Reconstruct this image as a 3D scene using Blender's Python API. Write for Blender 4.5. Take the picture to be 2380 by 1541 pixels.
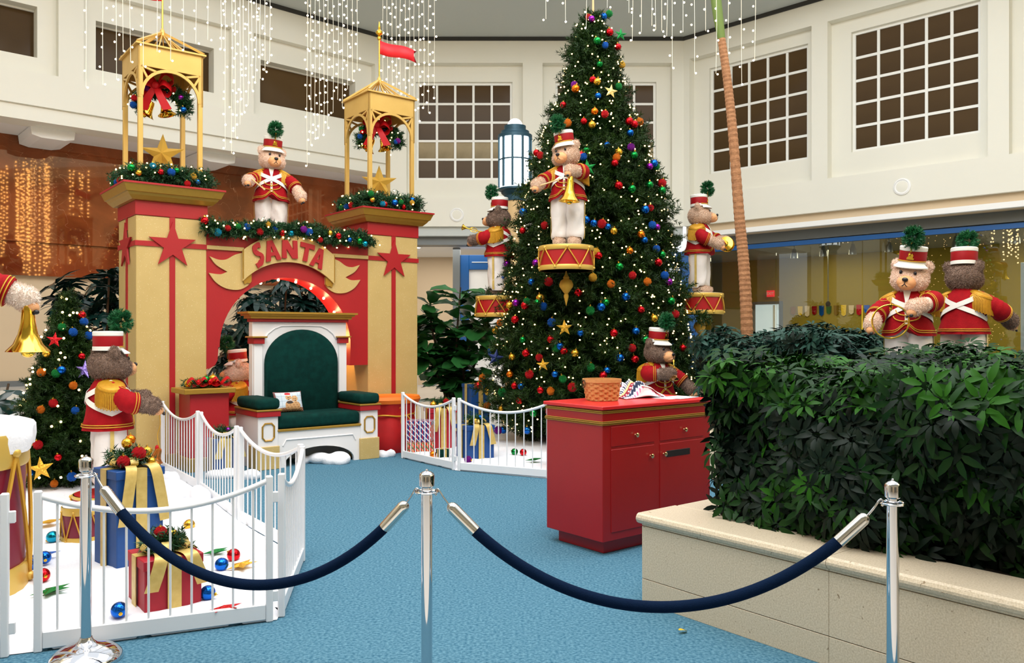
import bpy, bmesh, math, random
import numpy as np
from math import radians, sin, cos, pi, sqrt, atan2
from mathutils import Vector, Matrix

for o in list(bpy.data.objects):
    bpy.data.objects.remove(o)
SC = bpy.context.scene
COL = SC.collection
RNG = np.random.default_rng(7)
random.seed(7)

# ------------------------------------------------------------------ camera
F, CX, HY, H = 1900.0, 1190.0, 775.0, 1.6
cam = bpy.data.cameras.new('camera')
cam.sensor_width = 36.0
cam.lens = F / 2380 * 36.0
cam.shift_y = 4.5 / 2380
cam.clip_start = 0.05
cam.clip_end = 200
co = bpy.data.objects.new('camera', cam)
co.location = (0, 0, H)
co.rotation_euler = (pi / 2, 0, 0)
COL.objects.link(co)
SC.camera = co

# ------------------------------------------------------------------ world, lights, exposure
wd = bpy.data.worlds.new('mall_daylight')
SC.world = wd
wd.use_nodes = True
bg = wd.node_tree.nodes['Background']
bg.inputs[0].default_value = (0.92, 0.97, 1.0, 1)
bg.inputs[1].default_value = 1.25


def area(name, loc, size, power, color=(1, 1, 1), target=None, shape='RECTANGLE', sy=None):
    l = bpy.data.lights.new(name, 'AREA')
    l.shape = shape
    l.size = size
    l.size_y = sy or size
    l.energy = power
    l.color = color
    o = bpy.data.objects.new(name, l)
    o.location = loc
    if target is not None:
        o.rotation_euler = (Vector(target) - Vector(loc)).to_track_quat('-Z', 'Y').to_euler()
    COL.objects.link(o)
    return o


def point(name, loc, power, color, r=0.03):
    l = bpy.data.lights.new(name, 'POINT')
    l.energy = power
    l.color = color
    l.shadow_soft_size = r
    o = bpy.data.objects.new(name, l)
    o.location = loc
    COL.objects.link(o)
    return o


area('overhead_fill', (-1.0, 3.0, 9.6), 7.0, 900, (1.0, 0.97, 0.93), (-0.5, 8.0, 1.0))  # unseen area lights added in the skylight opening for direction and highlights
area('overhead_fill', (3.5, 8.0, 9.8), 6.0, 420, (0.95, 0.98, 1.0), (2.5, 10.5, 1.0))

vs = SC.view_settings
vs.view_transform = 'Standard'
vs.look = 'None'
vs.gamma = 1.0
vs.use_curve_mapping = False
vs.exposure = 0.02

# ------------------------------------------------------------------ frames
SETROT = radians(38.6)
UX, UY = cos(SETROT), sin(SETROT)


def W(px, py, Y):
    return Vector(((px - CX) / F * Y, Y, H + (HY - py) / F * Y))


def UV(u, v, z=0.0):
    return Vector((UX * u - UY * v, UY * u + UX * v, z))


def GX(px, Y):
    return (px - CX) / F * Y


# ------------------------------------------------------------------ materials
def lin(c):
    r = []
    for x in c:
        x = x / 255.0
        r.append(x / 12.92 if x <= 0.04045 else ((x + 0.055) / 1.055) ** 2.4)
    return tuple(r) + (1.0,)


MATS = {}


def mat(name, rgb, rough=0.5, metal=0.0, var=None, bump=None, sheen=0.0, emit=None, spec=0.5, coat=0.0, coord='Object', sparkle=0.0, wave=None):
    """var=(scale, amount 0-1, rgb2)   bump=(scale, strength, detail)"""
    if name in MATS:
        return MATS[name]
    m = bpy.data.materials.new(name)
    m.use_nodes = True
    nt = m.node_tree
    b = nt.nodes['Principled BSDF']
    b.inputs['Base Color'].default_value = lin(rgb)
    b.inputs['Roughness'].default_value = rough
    b.inputs['Metallic'].default_value = metal
    b.inputs['Specular IOR Level'].default_value = spec
    if sheen:
        b.inputs['Sheen Weight'].default_value = sheen
        b.inputs['Sheen Roughness'].default_value = 0.4
    if coat:
        b.inputs['Coat Weight'].default_value = coat
        b.inputs['Coat Roughness'].default_value = 0.1
    tc = None
    if var or bump or wave or sparkle:
        tc = nt.nodes.new('ShaderNodeTexCoord')
    if var:
        n = nt.nodes.new('ShaderNodeTexNoise')
        n.inputs['Scale'].default_value = var[0]
        n.inputs['Detail'].default_value = 5
        nt.links.new(tc.outputs[coord], n.inputs['Vector'])
        mr = nt.nodes.new('ShaderNodeMapRange')
        mr.inputs[1].default_value = 0.3
        mr.inputs[2].default_value = 0.7
        mr.inputs[4].default_value = var[1]
        nt.links.new(n.outputs['Fac'], mr.inputs[0])
        mx = nt.nodes.new('ShaderNodeMix')
        mx.data_type = 'RGBA'
        mx.inputs[6].default_value = lin(rgb)
        mx.inputs[7].default_value = lin(var[2])
        nt.links.new(mr.outputs[0], mx.inputs[0])
        nt.links.new(mx.outputs[2], b.inputs['Base Color'])
    if bump:
        n2 = nt.nodes.new('ShaderNodeTexNoise')
        n2.inputs['Scale'].default_value = bump[0]
        n2.inputs['Detail'].default_value = bump[2] if len(bump) > 2 else 3
        nt.links.new(tc.outputs[coord], n2.inputs['Vector'])
        bp = nt.nodes.new('ShaderNodeBump')
        bp.inputs['Strength'].default_value = bump[1]
        bp.inputs['Distance'].default_value = 0.01
        nt.links.new(n2.outputs['Fac'], bp.inputs['Height'])
        nt.links.new(bp.outputs[0], b.inputs['Normal'])
    if sparkle:
        v = nt.nodes.new('ShaderNodeTexVoronoi')
        v.inputs['Scale'].default_value = 320
        nt.links.new(tc.outputs[coord], v.inputs['Vector'])
        lt = nt.nodes.new('ShaderNodeMath')
        lt.operation = 'GREATER_THAN'
        lt.inputs[1].default_value = 0.9955
        sp = nt.nodes.new('ShaderNodeSeparateColor')
        nt.links.new(v.outputs['Color'], sp.inputs[0])
        nt.links.new(sp.outputs[0], lt.inputs[0])
        mx2 = nt.nodes.new('ShaderNodeMix')
        mx2.data_type = 'RGBA'
        src = b.inputs['Base Color']
        if src.is_linked:
            nt.links.new(src.links[0].from_socket, mx2.inputs[6])
        else:
            mx2.inputs[6].default_value = lin(rgb)
        mx2.inputs[7].default_value = (1, 0.95, 0.7, 1)
        nt.links.new(lt.outputs[0], mx2.inputs[0])
        nt.links.new(mx2.outputs[2], b.inputs['Base Color'])
    if emit:
        b.inputs['Emission Color'].default_value = lin(emit[0])
        b.inputs['Emission Strength'].default_value = emit[1]
    MATS[name] = m
    return m


mat('wall_cream', (232, 230, 218), 0.7, var=(0.6, 0.25, (222, 219, 204)), bump=(120, 0.05))
mat('wall_beige', (214, 192, 160), 0.7, var=(1.0, 0.3, (204, 180, 148)))
mat('wall_white', (240, 240, 238), 0.6)
mat('ceiling_grey', (196, 202, 200), 0.8, var=(0.5, 0.2, (186, 194, 192)))
mat('shadow_joint', (52, 52, 50), 0.8)
mat('grey_metal', (112, 118, 120), 0.45, 0.3)
mat('blue_paint', (10, 84, 150), 0.4, var=(2, 0.2, (8, 70, 130)))
mat('olive', (150, 128, 28), 0.7, var=(0.8, 0.4, (128, 112, 30)))
mat('olive_ceiling', (128, 128, 120), 0.7)
mat('tile_floor', (226, 222, 214), 0.18, var=(3, 0.3, (212, 206, 196)))
mat('carpet', (104, 148, 168), 0.95, var=(60, 1.0, (48, 96, 122)), bump=(160, 0.6), spec=0.1)
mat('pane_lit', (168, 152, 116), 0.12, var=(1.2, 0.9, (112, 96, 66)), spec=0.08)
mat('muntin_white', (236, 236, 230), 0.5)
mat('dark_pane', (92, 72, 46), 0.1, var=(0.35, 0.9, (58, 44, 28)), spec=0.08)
mat('red_paint', (172, 24, 32), 0.45, var=(3, 0.3, (156, 20, 28)), bump=(60, 0.08))
mat('red_counter', (164, 14, 18), 0.35, var=(2.5, 0.4, (142, 10, 16)), bump=(300, 0.05))
mat('red_top', (210, 34, 38), 0.3, var=(4, 0.2, (196, 28, 32)))
mat('gold_paint', (206, 178, 114), 0.5, 0.08, var=(5, 0.4, (192, 162, 96)), bump=(200, 0.15), sparkle=1)
mat('gold_trim', (178, 138, 52), 0.38, 0.45, var=(20, 0.3, (160, 120, 40)))
mat('gold_lantern', (212, 174, 94), 0.4, 0.3, var=(6, 0.35, (194, 152, 72)))
mat('gold_shiny', (236, 190, 70), 0.12, 1.0)
mat('gold_braid', (214, 164, 56), 0.45, 0.5, bump=(300, 0.5))
mat('gold_fringe', (206, 152, 34), 0.5, 0.35, var=(40, 0.5, (172, 118, 20)))
mat('gold_glitter', (222, 176, 70), 0.3, 0.7, bump=(400, 0.8))
mat('gold_ribbon', (216, 190, 112), 0.4, 0.25, var=(25, 0.6, (188, 156, 74)))
mat('throne_white', (238, 236, 236), 0.35)
mat('green_velvet', (6, 56, 50), 0.85, var=(14, 0.7, (3, 34, 32)), bump=(90, 0.25), spec=0.12)
mat('white_enamel', (236, 238, 242), 0.3)
mat('snow', (240, 242, 248), 0.85, var=(8, 0.15, (236, 240, 248)), bump=(45, 0.5, 6))
mat('chrome', (214, 214, 218), 0.06, 1.0)
mat('chrome_satin', (216, 212, 206), 0.16, 1.0)
mat('navy_velvet', (4, 26, 54), 0.9, var=(60, 0.5, (4, 22, 48)), bump=(200, 0.3), spec=0.1)
mat('blue_gift', (12, 72, 140), 0.5, var=(30, 0.3, (8, 58, 116)))
mat('red_gift', (168, 16, 40), 0.55, var=(30, 0.3, (146, 12, 34)))
mat('red_velvet', (190, 12, 18), 0.7, var=(10, 0.4, (150, 8, 14)), sheen=0.1)
mat('orange_lining', (236, 120, 24), 0.6)
mat('coat_red', (166, 12, 24), 0.8, var=(18, 0.5, (128, 6, 16)), bump=(70, 0.3), spec=0.2)
mat('pants_white', (232, 226, 222), 0.42, var=(6, 0.3, (216, 206, 200)), bump=(9, 1.0, 2))
mat('belt_white', (242, 240, 232), 0.5)
mat('hat_red', (158, 14, 24), 0.5, spec=0.3)
mat('fur_light', (246, 220, 200), 0.9, var=(30, 0.5, (228, 194, 170)), bump=(70, 0.7, 5), sheen=0.15)
mat('fur_pale', (248, 236, 224), 0.9, var=(30, 0.5, (228, 200, 180)), bump=(70, 0.7, 5), sheen=0.15)
mat('fur_tan', (230, 202, 178), 0.9, var=(30, 0.6, (204, 170, 144)), bump=(70, 0.7, 5), sheen=0.15)
mat('fur_brown', (152, 126, 110), 0.9, var=(30, 0.8, (106, 84, 70)), bump=(70, 0.7, 5), sheen=0.15)
mat('muzzle_tan', (232, 170, 118), 0.8, var=(40, 0.3, (216, 150, 100)))
mat('nose_black', (28, 26, 30), 0.35)
mat('eye_glass', (24, 22, 30), 0.08)
mat('needles', (38, 68, 12), 0.55, var=(5, 0.9, (14, 38, 10)), spec=0.3)
mat('needles_garland', (30, 84, 36), 0.55, var=(14, 0.9, (14, 52, 30)))
mat('needles_plume', (24, 112, 56), 0.5, var=(20, 0.8, (10, 74, 44)))
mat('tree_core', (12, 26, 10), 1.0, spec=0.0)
mat('bark', (70, 52, 36), 0.9, bump=(30, 0.6))
mat('palm_bark', (178, 128, 88), 0.85, var=(22, 0.7, (132, 88, 58)), bump=(50, 0.6))
mat('palm_green', (104, 128, 58), 0.5)
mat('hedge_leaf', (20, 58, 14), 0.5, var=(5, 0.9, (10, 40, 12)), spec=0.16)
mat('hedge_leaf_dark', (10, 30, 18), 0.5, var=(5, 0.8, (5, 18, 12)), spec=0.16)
mat('hedge_leaf_bright', (40, 92, 16), 0.5, var=(5, 0.6, (26, 70, 12)), spec=0.16)
mat('hedge_blue', (38, 78, 66), 0.45, var=(6, 0.8, (18, 48, 38)), spec=0.3)
mat('fig_leaf', (58, 122, 58), 0.28, var=(5, 0.7, (28, 84, 44)))
mat('dark_leaf', (22, 56, 50), 0.22, var=(5, 0.7, (10, 34, 34)))
mat('stem_green', (70, 84, 40), 0.7)
mat('soil', (40, 32, 26), 0.95)
mat('lamp_teal', (34, 70, 86), 0.4, 0.4)
mat('lamp_glass', (250, 252, 255), 0.4, emit=((240, 250, 255), 4.5))
mat('column_tan', (218, 184, 132), 0.6, var=(4, 0.3, (204, 168, 116)))
mat('basket', (214, 160, 98), 0.6, var=(30, 0.5, (190, 132, 74)))
mat('paper', (226, 238, 248), 0.6)
mat('slot_black', (16, 10, 12), 0.6)
mat('brass_knob', (230, 210, 160), 0.15, 1.0)
mat('wire', (238, 232, 214), 0.5)
mat('bulb_white', (255, 244, 220), 0.3, emit=((255, 232, 196), 8.0))
mat('bulb_far', (255, 226, 170), 0.3, emit=((255, 214, 150), 24.0))
mat('bulb_warm', (255, 226, 170), 0.3, emit=((255, 208, 132), 9.0))
mat('bulb_marquee', (255, 226, 190), 0.3, emit=((255, 200, 150), 14.0))
mat('flag_red', (222, 22, 34), 0.55)
mat('bow_red', (190, 14, 22), 0.5, var=(12, 0.4, (150, 8, 16)), spec=0.25)
mat('stick_wood', (226, 186, 130), 0.5)
mat('drum_red', (178, 20, 28), 0.4, var=(8, 0.3, (160, 16, 24)))
mat('drum_gold', (214, 178, 84), 0.4, 0.3)
mat('drum_wine', (120, 16, 44), 0.45)
mat('drum_head', (236, 234, 228), 0.5)
mat('copper', (206, 124, 60), 0.25, 0.9)
mat('door_light', (230, 244, 250), 0.5, emit=((220, 240, 250), 0.55))
mat('sign_white', (255, 250, 250), 0.4)
mat('exit_red', (230, 40, 50), 0.4, emit=((240, 40, 50), 0.8))
mat('screen_dark', (34, 32, 26), 0.3)
mat('spot_metal', (190, 192, 190), 0.3, 0.8)
mat('yellow_edge', (230, 190, 30), 0.5)
mat('black_rod', (24, 24, 24), 0.5)
ORN = {'red': (206, 18, 30), 'blue': (14, 96, 196), 'green': (16, 134, 58), 'gold': (232, 178, 56), 'orange': (236, 124, 22), 'purple': (140, 30, 160), 'turquoise': (20, 150, 186)}
for k, c in ORN.items():
    mat('orn_' + k, c, 0.1, 0.85)
    mat('glit_' + k, c, 0.35, 0.6, bump=(60, 0.9))
mat('glit_navy', (22, 40, 96), 0.4, 0.4, bump=(60, 0.6))
mat('glit_lilac', (150, 130, 220), 0.35, 0.6, bump=(60, 0.9))
mat('glit_pale', (250, 224, 140), 0.4, 0.4, bump=(60, 0.5))


def marble():
    m = bpy.data.materials.new('red_marble')
    m.use_nodes = True
    nt = m.node_tree
    b = nt.nodes['Principled BSDF']
    tc = nt.nodes.new('ShaderNodeTexCoord')
    n = nt.nodes.new('ShaderNodeTexNoise')
    n.inputs['Scale'].default_value = 0.9
    n.inputs['Detail'].default_value = 8
    n.inputs['Distortion'].default_value = 1.2
    nt.links.new(tc.outputs['Object'], n.inputs['Vector'])
    cr = nt.nodes.new('ShaderNodeValToRGB')
    cr.color_ramp.elements[0].position = 0.35
    cr.color_ramp.elements[0].color = lin((96, 42, 22))
    cr.color_ramp.elements[1].position = 0.7
    cr.color_ramp.elements[1].color = lin((150, 74, 40))
    nt.links.new(n.outputs['Fac'], cr.inputs[0])
    n2 = nt.nodes.new('ShaderNodeTexNoise')
    n2.inputs['Scale'].default_value = 0.7
    n2.inputs['Detail'].default_value = 3
    n2.inputs['Distortion'].default_value = 2.5
    nt.links.new(tc.outputs['Object'], n2.inputs['Vector'])
    s = nt.nodes.new('ShaderNodeMath')
    s.operation = 'SUBTRACT'
    s.inputs[1].default_value = 0.5
    nt.links.new(n2.outputs['Fac'], s.inputs[0])
    a = nt.nodes.new('ShaderNodeMath')
    a.operation = 'ABSOLUTE'
    nt.links.new(s.outputs[0], a.inputs[0])
    l = nt.nodes.new('ShaderNodeMath')
    l.operation = 'LESS_THAN'
    l.inputs[1].default_value = 0.0006
    nt.links.new(a.outputs[0], l.inputs[0])
    mx = nt.nodes.new('ShaderNodeMix')
    mx.data_type = 'RGBA'
    mx.inputs[7].default_value = lin((200, 150, 120))
    nt.links.new(cr.outputs[0], mx.inputs[6])
    nt.links.new(l.outputs[0], mx.inputs[0])
    nt.links.new(mx.outputs[2], b.inputs['Base Color'])
    b.inputs['Roughness'].default_value = 0.025
    b.inputs['IOR'].default_value = 1.85
    b.inputs['Specular Tint'].default_value = (1.0, 0.66, 0.36, 1)
    MATS['red_marble'] = m


marble()


def stone():
    m = bpy.data.materials.new('planter_stone')
    m.use_nodes = True
    nt = m.node_tree
    b = nt.nodes['Principled BSDF']
    tc = nt.nodes.new('ShaderNodeTexCoord')
    n = nt.nodes.new('ShaderNodeTexNoise')
    n.inputs['Scale'].default_value = 130
    n.inputs['Detail'].default_value = 4
    nt.links.new(tc.outputs['Object'], n.inputs['Vector'])
    cr = nt.nodes.new('ShaderNodeValToRGB')
    cr.color_ramp.elements[0].position = 0.3
    cr.color_ramp.elements[0].color = lin((196, 180, 152))
    cr.color_ramp.elements[1].position = 0.65
    cr.color_ramp.elements[1].color = lin((222, 208, 184))
    nt.links.new(n.outputs['Fac'], cr.inputs[0])
    v = nt.nodes.new('ShaderNodeTexNoise')
    v.inputs['Scale'].default_value = 34
    v.inputs['Detail'].default_value = 4
    v.inputs['Distortion'].default_value = 1.0
    nt.links.new(tc.outputs['Object'], v.inputs['Vector'])
    l = nt.nodes.new('ShaderNodeMapRange')
    l.inputs[1].default_value = 0.68
    l.inputs[2].default_value = 0.74
    nt.links.new(v.outputs['Fac'], l.inputs[0])
    mx = nt.nodes.new('ShaderNodeMix')
    mx.data_type = 'RGBA'
    mx.inputs[7].default_value = lin((140, 118, 88))
    nt.links.new(cr.outputs[0], mx.inputs[6])
    nt.links.new(l.outputs[0], mx.inputs[0])
    nt.links.new(mx.outputs[2], b.inputs['Base Color'])
    b.inputs['Roughness'].default_value = 0.35
    MATS['planter_stone'] = m


stone()


def glass(name, tint, refl=1.0):
    m = bpy.data.materials.new(name)
    m.use_nodes = True
    nt = m.node_tree
    for n in list(nt.nodes):
        if n.type != 'OUTPUT_MATERIAL':
            nt.nodes.remove(n)
    out = [n for n in nt.nodes if n.type == 'OUTPUT_MATERIAL'][0]
    t = nt.nodes.new('ShaderNodeBsdfTransparent')
    t.inputs[0].default_value = tint
    g = nt.nodes.new('ShaderNodeBsdfGlossy')
    g.inputs['Roughness'].default_value = 0.01
    fr = nt.nodes.new('ShaderNodeFresnel')
    fr.inputs[0].default_value = 1.65
    mx = nt.nodes.new('ShaderNodeMixShader')
    nt.links.new(fr.outputs[0], mx.inputs[0])
    nt.links.new(t.outputs[0], mx.inputs[1])
    nt.links.new(g.outputs[0], mx.inputs[2])
    nt.links.new(mx.outputs[0], out.inputs[0])
    MATS[name] = m


glass('shop_glass', (0.86, 0.88, 0.86, 1))


def attr_mat(name, rough=0.8):
    m = bpy.data.materials.new(name)
    m.use_nodes = True
    nt = m.node_tree
    a = nt.nodes.new('ShaderNodeVertexColor')
    a.layer_name = 'print'
    b = nt.nodes['Principled BSDF']
    nt.links.new(a.outputs[0], b.inputs['Base Color'])
    b.inputs['Roughness'].default_value = rough
    MATS[name] = m


attr_mat('printed_cloth')
attr_mat('printed_paper', 0.3)


# ------------------------------------------------------------------ object helpers
def thing(name, label, cat, loc=(0, 0, 0), rotz=0.0, group=None):
    o = bpy.data.objects.new(name, None)
    o.empty_display_size = 0.1
    COL.objects.link(o)
    o.location = loc
    o.rotation_euler = (0, 0, rotz)
    o['label'] = label
    o['category'] = cat
    if group:
        o['group'] = group
    return o


def tag(o, label, cat, group=None):
    o['label'] = label
    o['category'] = cat
    if group:
        o['group'] = group
    return o


def obj(name, me, parent=None, loc=None, rot=None, scale=None, mtx=None):
    o = bpy.data.objects.new(name, me)
    COL.objects.link(o)
    if parent is not None:
        o.parent = parent
    if mtx is not None:
        o.matrix_local = mtx
    if loc is not None:
        o.location = loc
    if rot is not None:
        o.rotation_euler = rot
    if scale is not None:
        o.scale = (scale,) * 3 if isinstance(scale, (int, float)) else scale
    return o


def fastmesh(name, V, tris, mats, midx=None, smooth=False):
    me = bpy.data.meshes.new(name)
    V = np.asarray(V, dtype=np.float32).reshape(-1, 3)
    T = np.asarray(tris, dtype=np.int32)
    k = T.shape[1]
    me.vertices.add(len(V))
    me.vertices.foreach_set('co', V.ravel())
    me.loops.add(T.size)
    me.loops.foreach_set('vertex_index', T.ravel())
    me.polygons.add(len(T))
    me.polygons.foreach_set('loop_start', np.arange(0, T.size, k, dtype=np.int32))
    me.polygons.foreach_set('loop_total', np.full(len(T), k, dtype=np.int32))
    if midx is not None:
        me.polygons.foreach_set('material_index', np.asarray(midx, dtype=np.int32))
    me.polygons.foreach_set('use_smooth', np.full(len(T), smooth, dtype=bool))
    for m in (mats if isinstance(mats, (list, tuple)) else [mats]):
        me.materials.append(MATS[m])
    me.update(calc_edges=True)
    return me


class MB:
    def __init__(s, M=None):
        s.v = []
        s.f = []
        s.mi = []
        s.sm = []
        s.M = M or Matrix()

    def add(s, vs, fs, m=0, smooth=False):
        o = len(s.v)
        M = s.M
        s.v += [M @ Vector(p) for p in vs]
        for f in fs:
            s.f.append([i + o for i in f])
            s.mi.append(m)
            s.sm.append(smooth)
        return s

    def box(s, x0, x1, y0, y1, z0, z1, m=0):
        vs = [(x, y, z) for z in (z0, z1) for y in (y0, y1) for x in (x0, x1)]
        return s.add(vs, [(0, 2, 3, 1), (4, 5, 7, 6), (0, 1, 5, 4), (2, 6, 7, 3), (0, 4, 6, 2), (1, 3, 7, 5)], m)

    def cbox(s, x0, x1, y0, y1, z0, z1, c=0.01, m=0):
        bm = bmesh.new()
        bmesh.ops.create_cube(bm, size=1)
        for v in bm.verts:
            v.co = Vector((x0 + (v.co.x + .5) * (x1 - x0), y0 + (v.co.y + .5) * (y1 - y0), z0 + (v.co.z + .5) * (z1 - z0)))
        bmesh.ops.bevel(bm, geom=bm.edges[:], offset=c, segments=1 if c < 0.02 else 3, affect='EDGES', profile=0.5)
        bm.verts.index_update()
        vs = [v.co.copy() for v in bm.verts]
        fs = [[v.index for v in f.verts] for f in bm.faces]
        bm.free()
        return s.add(vs, fs, m, c >= 0.02)

    def prism(s, poly, y0, y1, m=0, smooth=False):
        n = len(poly)
        vs = [(x, y0, z) for x, z in poly] + [(x, y1, z) for x, z in poly]
        fs = [list(range(n)), list(range(2 * n - 1, n - 1, -1))]
        fs += [(i, (i + 1) % n, n + (i + 1) % n, n + i) for i in range(n)]
        return s.add(vs, fs, m, smooth)

    def prismz(s, poly, z0, z1, m=0):
        n = len(poly)
        vs = [(x, y, z0) for x, y in poly] + [(x, y, z1) for x, y in poly]
        fs = [list(range(n)), list(range(2 * n - 1, n - 1, -1))]
        fs += [(i, (i + 1) % n, n + (i + 1) % n, n + i) for i in range(n)]
        return s.add(vs, fs, m)

    def tube(s, path, r, n=8, m=0, closed=False, smooth=True):
        P = [Vector(p) for p in path]
        k = len(P)
        R = r if isinstance(r, (list, tuple)) else [r] * k
        vs, fs = [], []
        up = None
        for i in range(k):
            a = P[i - 1] if (i > 0 or closed) else P[i]
            b = P[(i + 1) % k] if (i < k - 1 or closed) else P[i]
            t = (b - a)
            t = t.normalized() if t.length > 1e-9 else Vector((0, 0, 1))
            if up is None:
                up = t.orthogonal().normalized()
            up = (up - t * up.dot(t))
            up = up.normalized() if up.length > 1e-6 else t.orthogonal().normalized()
            sd = t.cross(up)
            for j in range(n):
                an = 2 * pi * j / n
                vs.append(P[i] + (up * cos(an) + sd * sin(an)) * R[i])
        for i in range(k if closed else k - 1):
            i2 = (i + 1) % k
            for j in range(n):
                j2 = (j + 1) % n
                fs.append((i * n + j, i * n + j2, i2 * n + j2, i2 * n + j))
        if not closed:
            fs.append(list(range(n - 1, -1, -1)))
            fs.append([(k - 1) * n + j for j in range(n)])
        return s.add(vs, fs, m, smooth)

    def lathe(s, prof, n=24, m=0, smooth=True, sx=1.0, sy=1.0, c=(0, 0, 0), a0=0.0, caps=True):
        vs, fs = [], []
        for r, z in prof:
            for j in range(n):
                an = a0 + 2 * pi * j / n
                vs.append((c[0] + r * sx * cos(an), c[1] + r * sy * sin(an), c[2] + z))
        k = len(prof)
        for i in range(k - 1):
            for j in range(n):
                j2 = (j + 1) % n
                fs.append((i * n + j, i * n + j2, (i + 1) * n + j2, (i + 1) * n + j))
        if caps:
            if prof[0][0] > 1e-5:
                fs.append(list(range(n - 1, -1, -1)))
            if prof[-1][0] > 1e-5:
                fs.append([(k - 1) * n + j for j in range(n)])
        return s.add(vs, fs, m, smooth)

    def ell(s, c, r, nu=20, nv=12, m=0, R=None):
        prof = [(sin(pi * i / nv), -cos(pi * i / nv)) for i in range(nv + 1)]
        old = s.M
        s.M = old @ Matrix.Translation(c) @ (R or Matrix()) @ Matrix.Diagonal((r[0], r[1], r[2], 1))
        s.lathe([(max(p[0], 1e-4), p[1]) for p in prof], nu, m)
        s.M = old
        return s

    def strip(s, P, S, N, w, t, m=0, smooth=True, closed=False):
        vs, fs = [], []
        k = len(P)
        for i in range(k):
            p, sd, nn = Vector(P[i]), Vector(S[i]).normalized(), Vector(N[i]).normalized()
            ww = w[i] if isinstance(w, (list, tuple)) else w
            vs += [p - sd * ww / 2, p + sd * ww / 2, p + sd * ww / 2 + nn * t, p - sd * ww / 2 + nn * t]
        for i in range(k if closed else k - 1):
            a, b = i * 4, ((i + 1) % k) * 4
            for j in range(4):
                j2 = (j + 1) % 4
                fs.append((a + j, a + j2, b + j2, b + j))
        if not closed:
            fs += [(3, 2, 1, 0), (4 * k - 4, 4 * k - 3, 4 * k - 2, 4 * k - 1)]
        return s.add(vs, fs, m, smooth)

    def mesh(s, name, mats, recalc=True, sharp=40):
        me = bpy.data.meshes.new(name)
        me.from_pydata([tuple(v) for v in s.v], [], s.f)
        for m in (mats if isinstance(mats, (list, tuple)) else [mats]):
            me.materials.append(MATS[m])
        me.polygons.foreach_set('material_index', s.mi)
        me.polygons.foreach_set('use_smooth', s.sm)
        if recalc:
            bm = bmesh.new()
            bm.from_mesh(me)
            bmesh.ops.recalc_face_normals(bm, faces=bm.faces)
            bm.to_mesh(me)
            bm.free()
        me.update()
        if any(s.sm):
            me.set_sharp_from_angle(angle=radians(sharp))
        return me

    def build(s, name, mats, parent=None, loc=None, rotz=None, recalc=True, sharp=40):
        return obj(name, s.mesh(name, mats, recalc, sharp), parent, loc, None if rotz is None else (0, 0, rotz))


def struct(o):
    o['kind'] = 'structure'
    return o


def stuff(o):
    o['kind'] = 'stuff'
    return o


def catmull(P, n=6):
    P = [Vector(p) for p in P]
    Q = [P[0] * 2 - P[1]] + P + [P[-1] * 2 - P[-2]]
    out = []
    for i in range(1, len(Q) - 2):
        a, b, c, d = Q[i - 1:i + 3]
        for k in range(n):
            t = k / n
            out.append(0.5 * ((2 * b) + (c - a) * t + (2 * a - 5 * b + 4 * c - d) * t * t + (3 * b - a - 3 * c + d) * t ** 3))
    out.append(P[-1])
    return out


def needles(P, D, L, K, nl, w, spread=0.8, rng=RNG):
    P = np.asarray(P, float)
    D = np.asarray(D, float)
    L = np.asarray(L, float)
    N = len(P)
    t = rng.uniform(0.05, 1.0, (N, K, 1))
    base = P[:, None] + D[:, None] * L[:, None, None] * t
    rv = rng.normal(size=(N, K, 3))
    rv -= (rv * D[:, None]).sum(-1, keepdims=True) * D[:, None]
    rv /= np.linalg.norm(rv, axis=-1, keepdims=True) + 1e-9
    d = D[:, None] * (1 - spread * 0.5) + rv * spread
    d /= np.linalg.norm(d, axis=-1, keepdims=True)
    ln = nl * rng.uniform(0.7, 1.3, (N, K, 1)) * (1.15 - 0.4 * t)
    tip = base + d * ln
    sd = np.cross(d, rng.normal(size=(N, K, 3)))
    sd /= np.linalg.norm(sd, axis=-1, keepdims=True) + 1e-9
    V = np.stack([base - sd * w, base + sd * w, tip], axis=2).reshape(-1, 3)
    return V


def needle_mesh(name, V, m):
    T = np.arange(len(V)).reshape(-1, 3)
    return fastmesh(name, V, T, m)


def bulbs_mesh(name, pts, r, m):
    """small faceted lamp beads"""
    g = 1.618034
    o = np.array([(-1, g, 0), (1, g, 0), (-1, -g, 0), (1, -g, 0), (0, -1, g), (0, 1, g), (0, -1, -g), (0, 1, -g), (g, 0, -1), (g, 0, 1), (-g, 0, -1), (-g, 0, 1)]) / 1.902 * r
    f = np.array([(0, 11, 5), (0, 5, 1), (0, 1, 7), (0, 7, 10), (0, 10, 11), (1, 5, 9), (5, 11, 4), (11, 10, 2), (10, 7, 6), (7, 1, 8), (3, 9, 4), (3, 4, 2), (3, 2, 6), (3, 6, 8), (3, 8, 9), (4, 9, 5), (2, 4, 11), (6, 2, 10), (8, 6, 7), (9, 8, 1)])
    pts = np.asarray(pts, float).reshape(-1, 3)
    V = (pts[:, None] + o[None]).reshape(-1, 3)
    T = (f[None] + (np.arange(len(pts)) * 12)[:, None, None]).reshape(-1, 3)
    return fastmesh(name, V, T, m, smooth=True)


def star_poly(R, r=None, a0=pi / 2, n=5):
    r = r or R * 0.4
    return [((R if i % 2 == 0 else r) * cos(a0 + i * pi / n), (R if i % 2 == 0 else r) * sin(a0 + i * pi / n)) for i in range(2 * n)]


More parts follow.
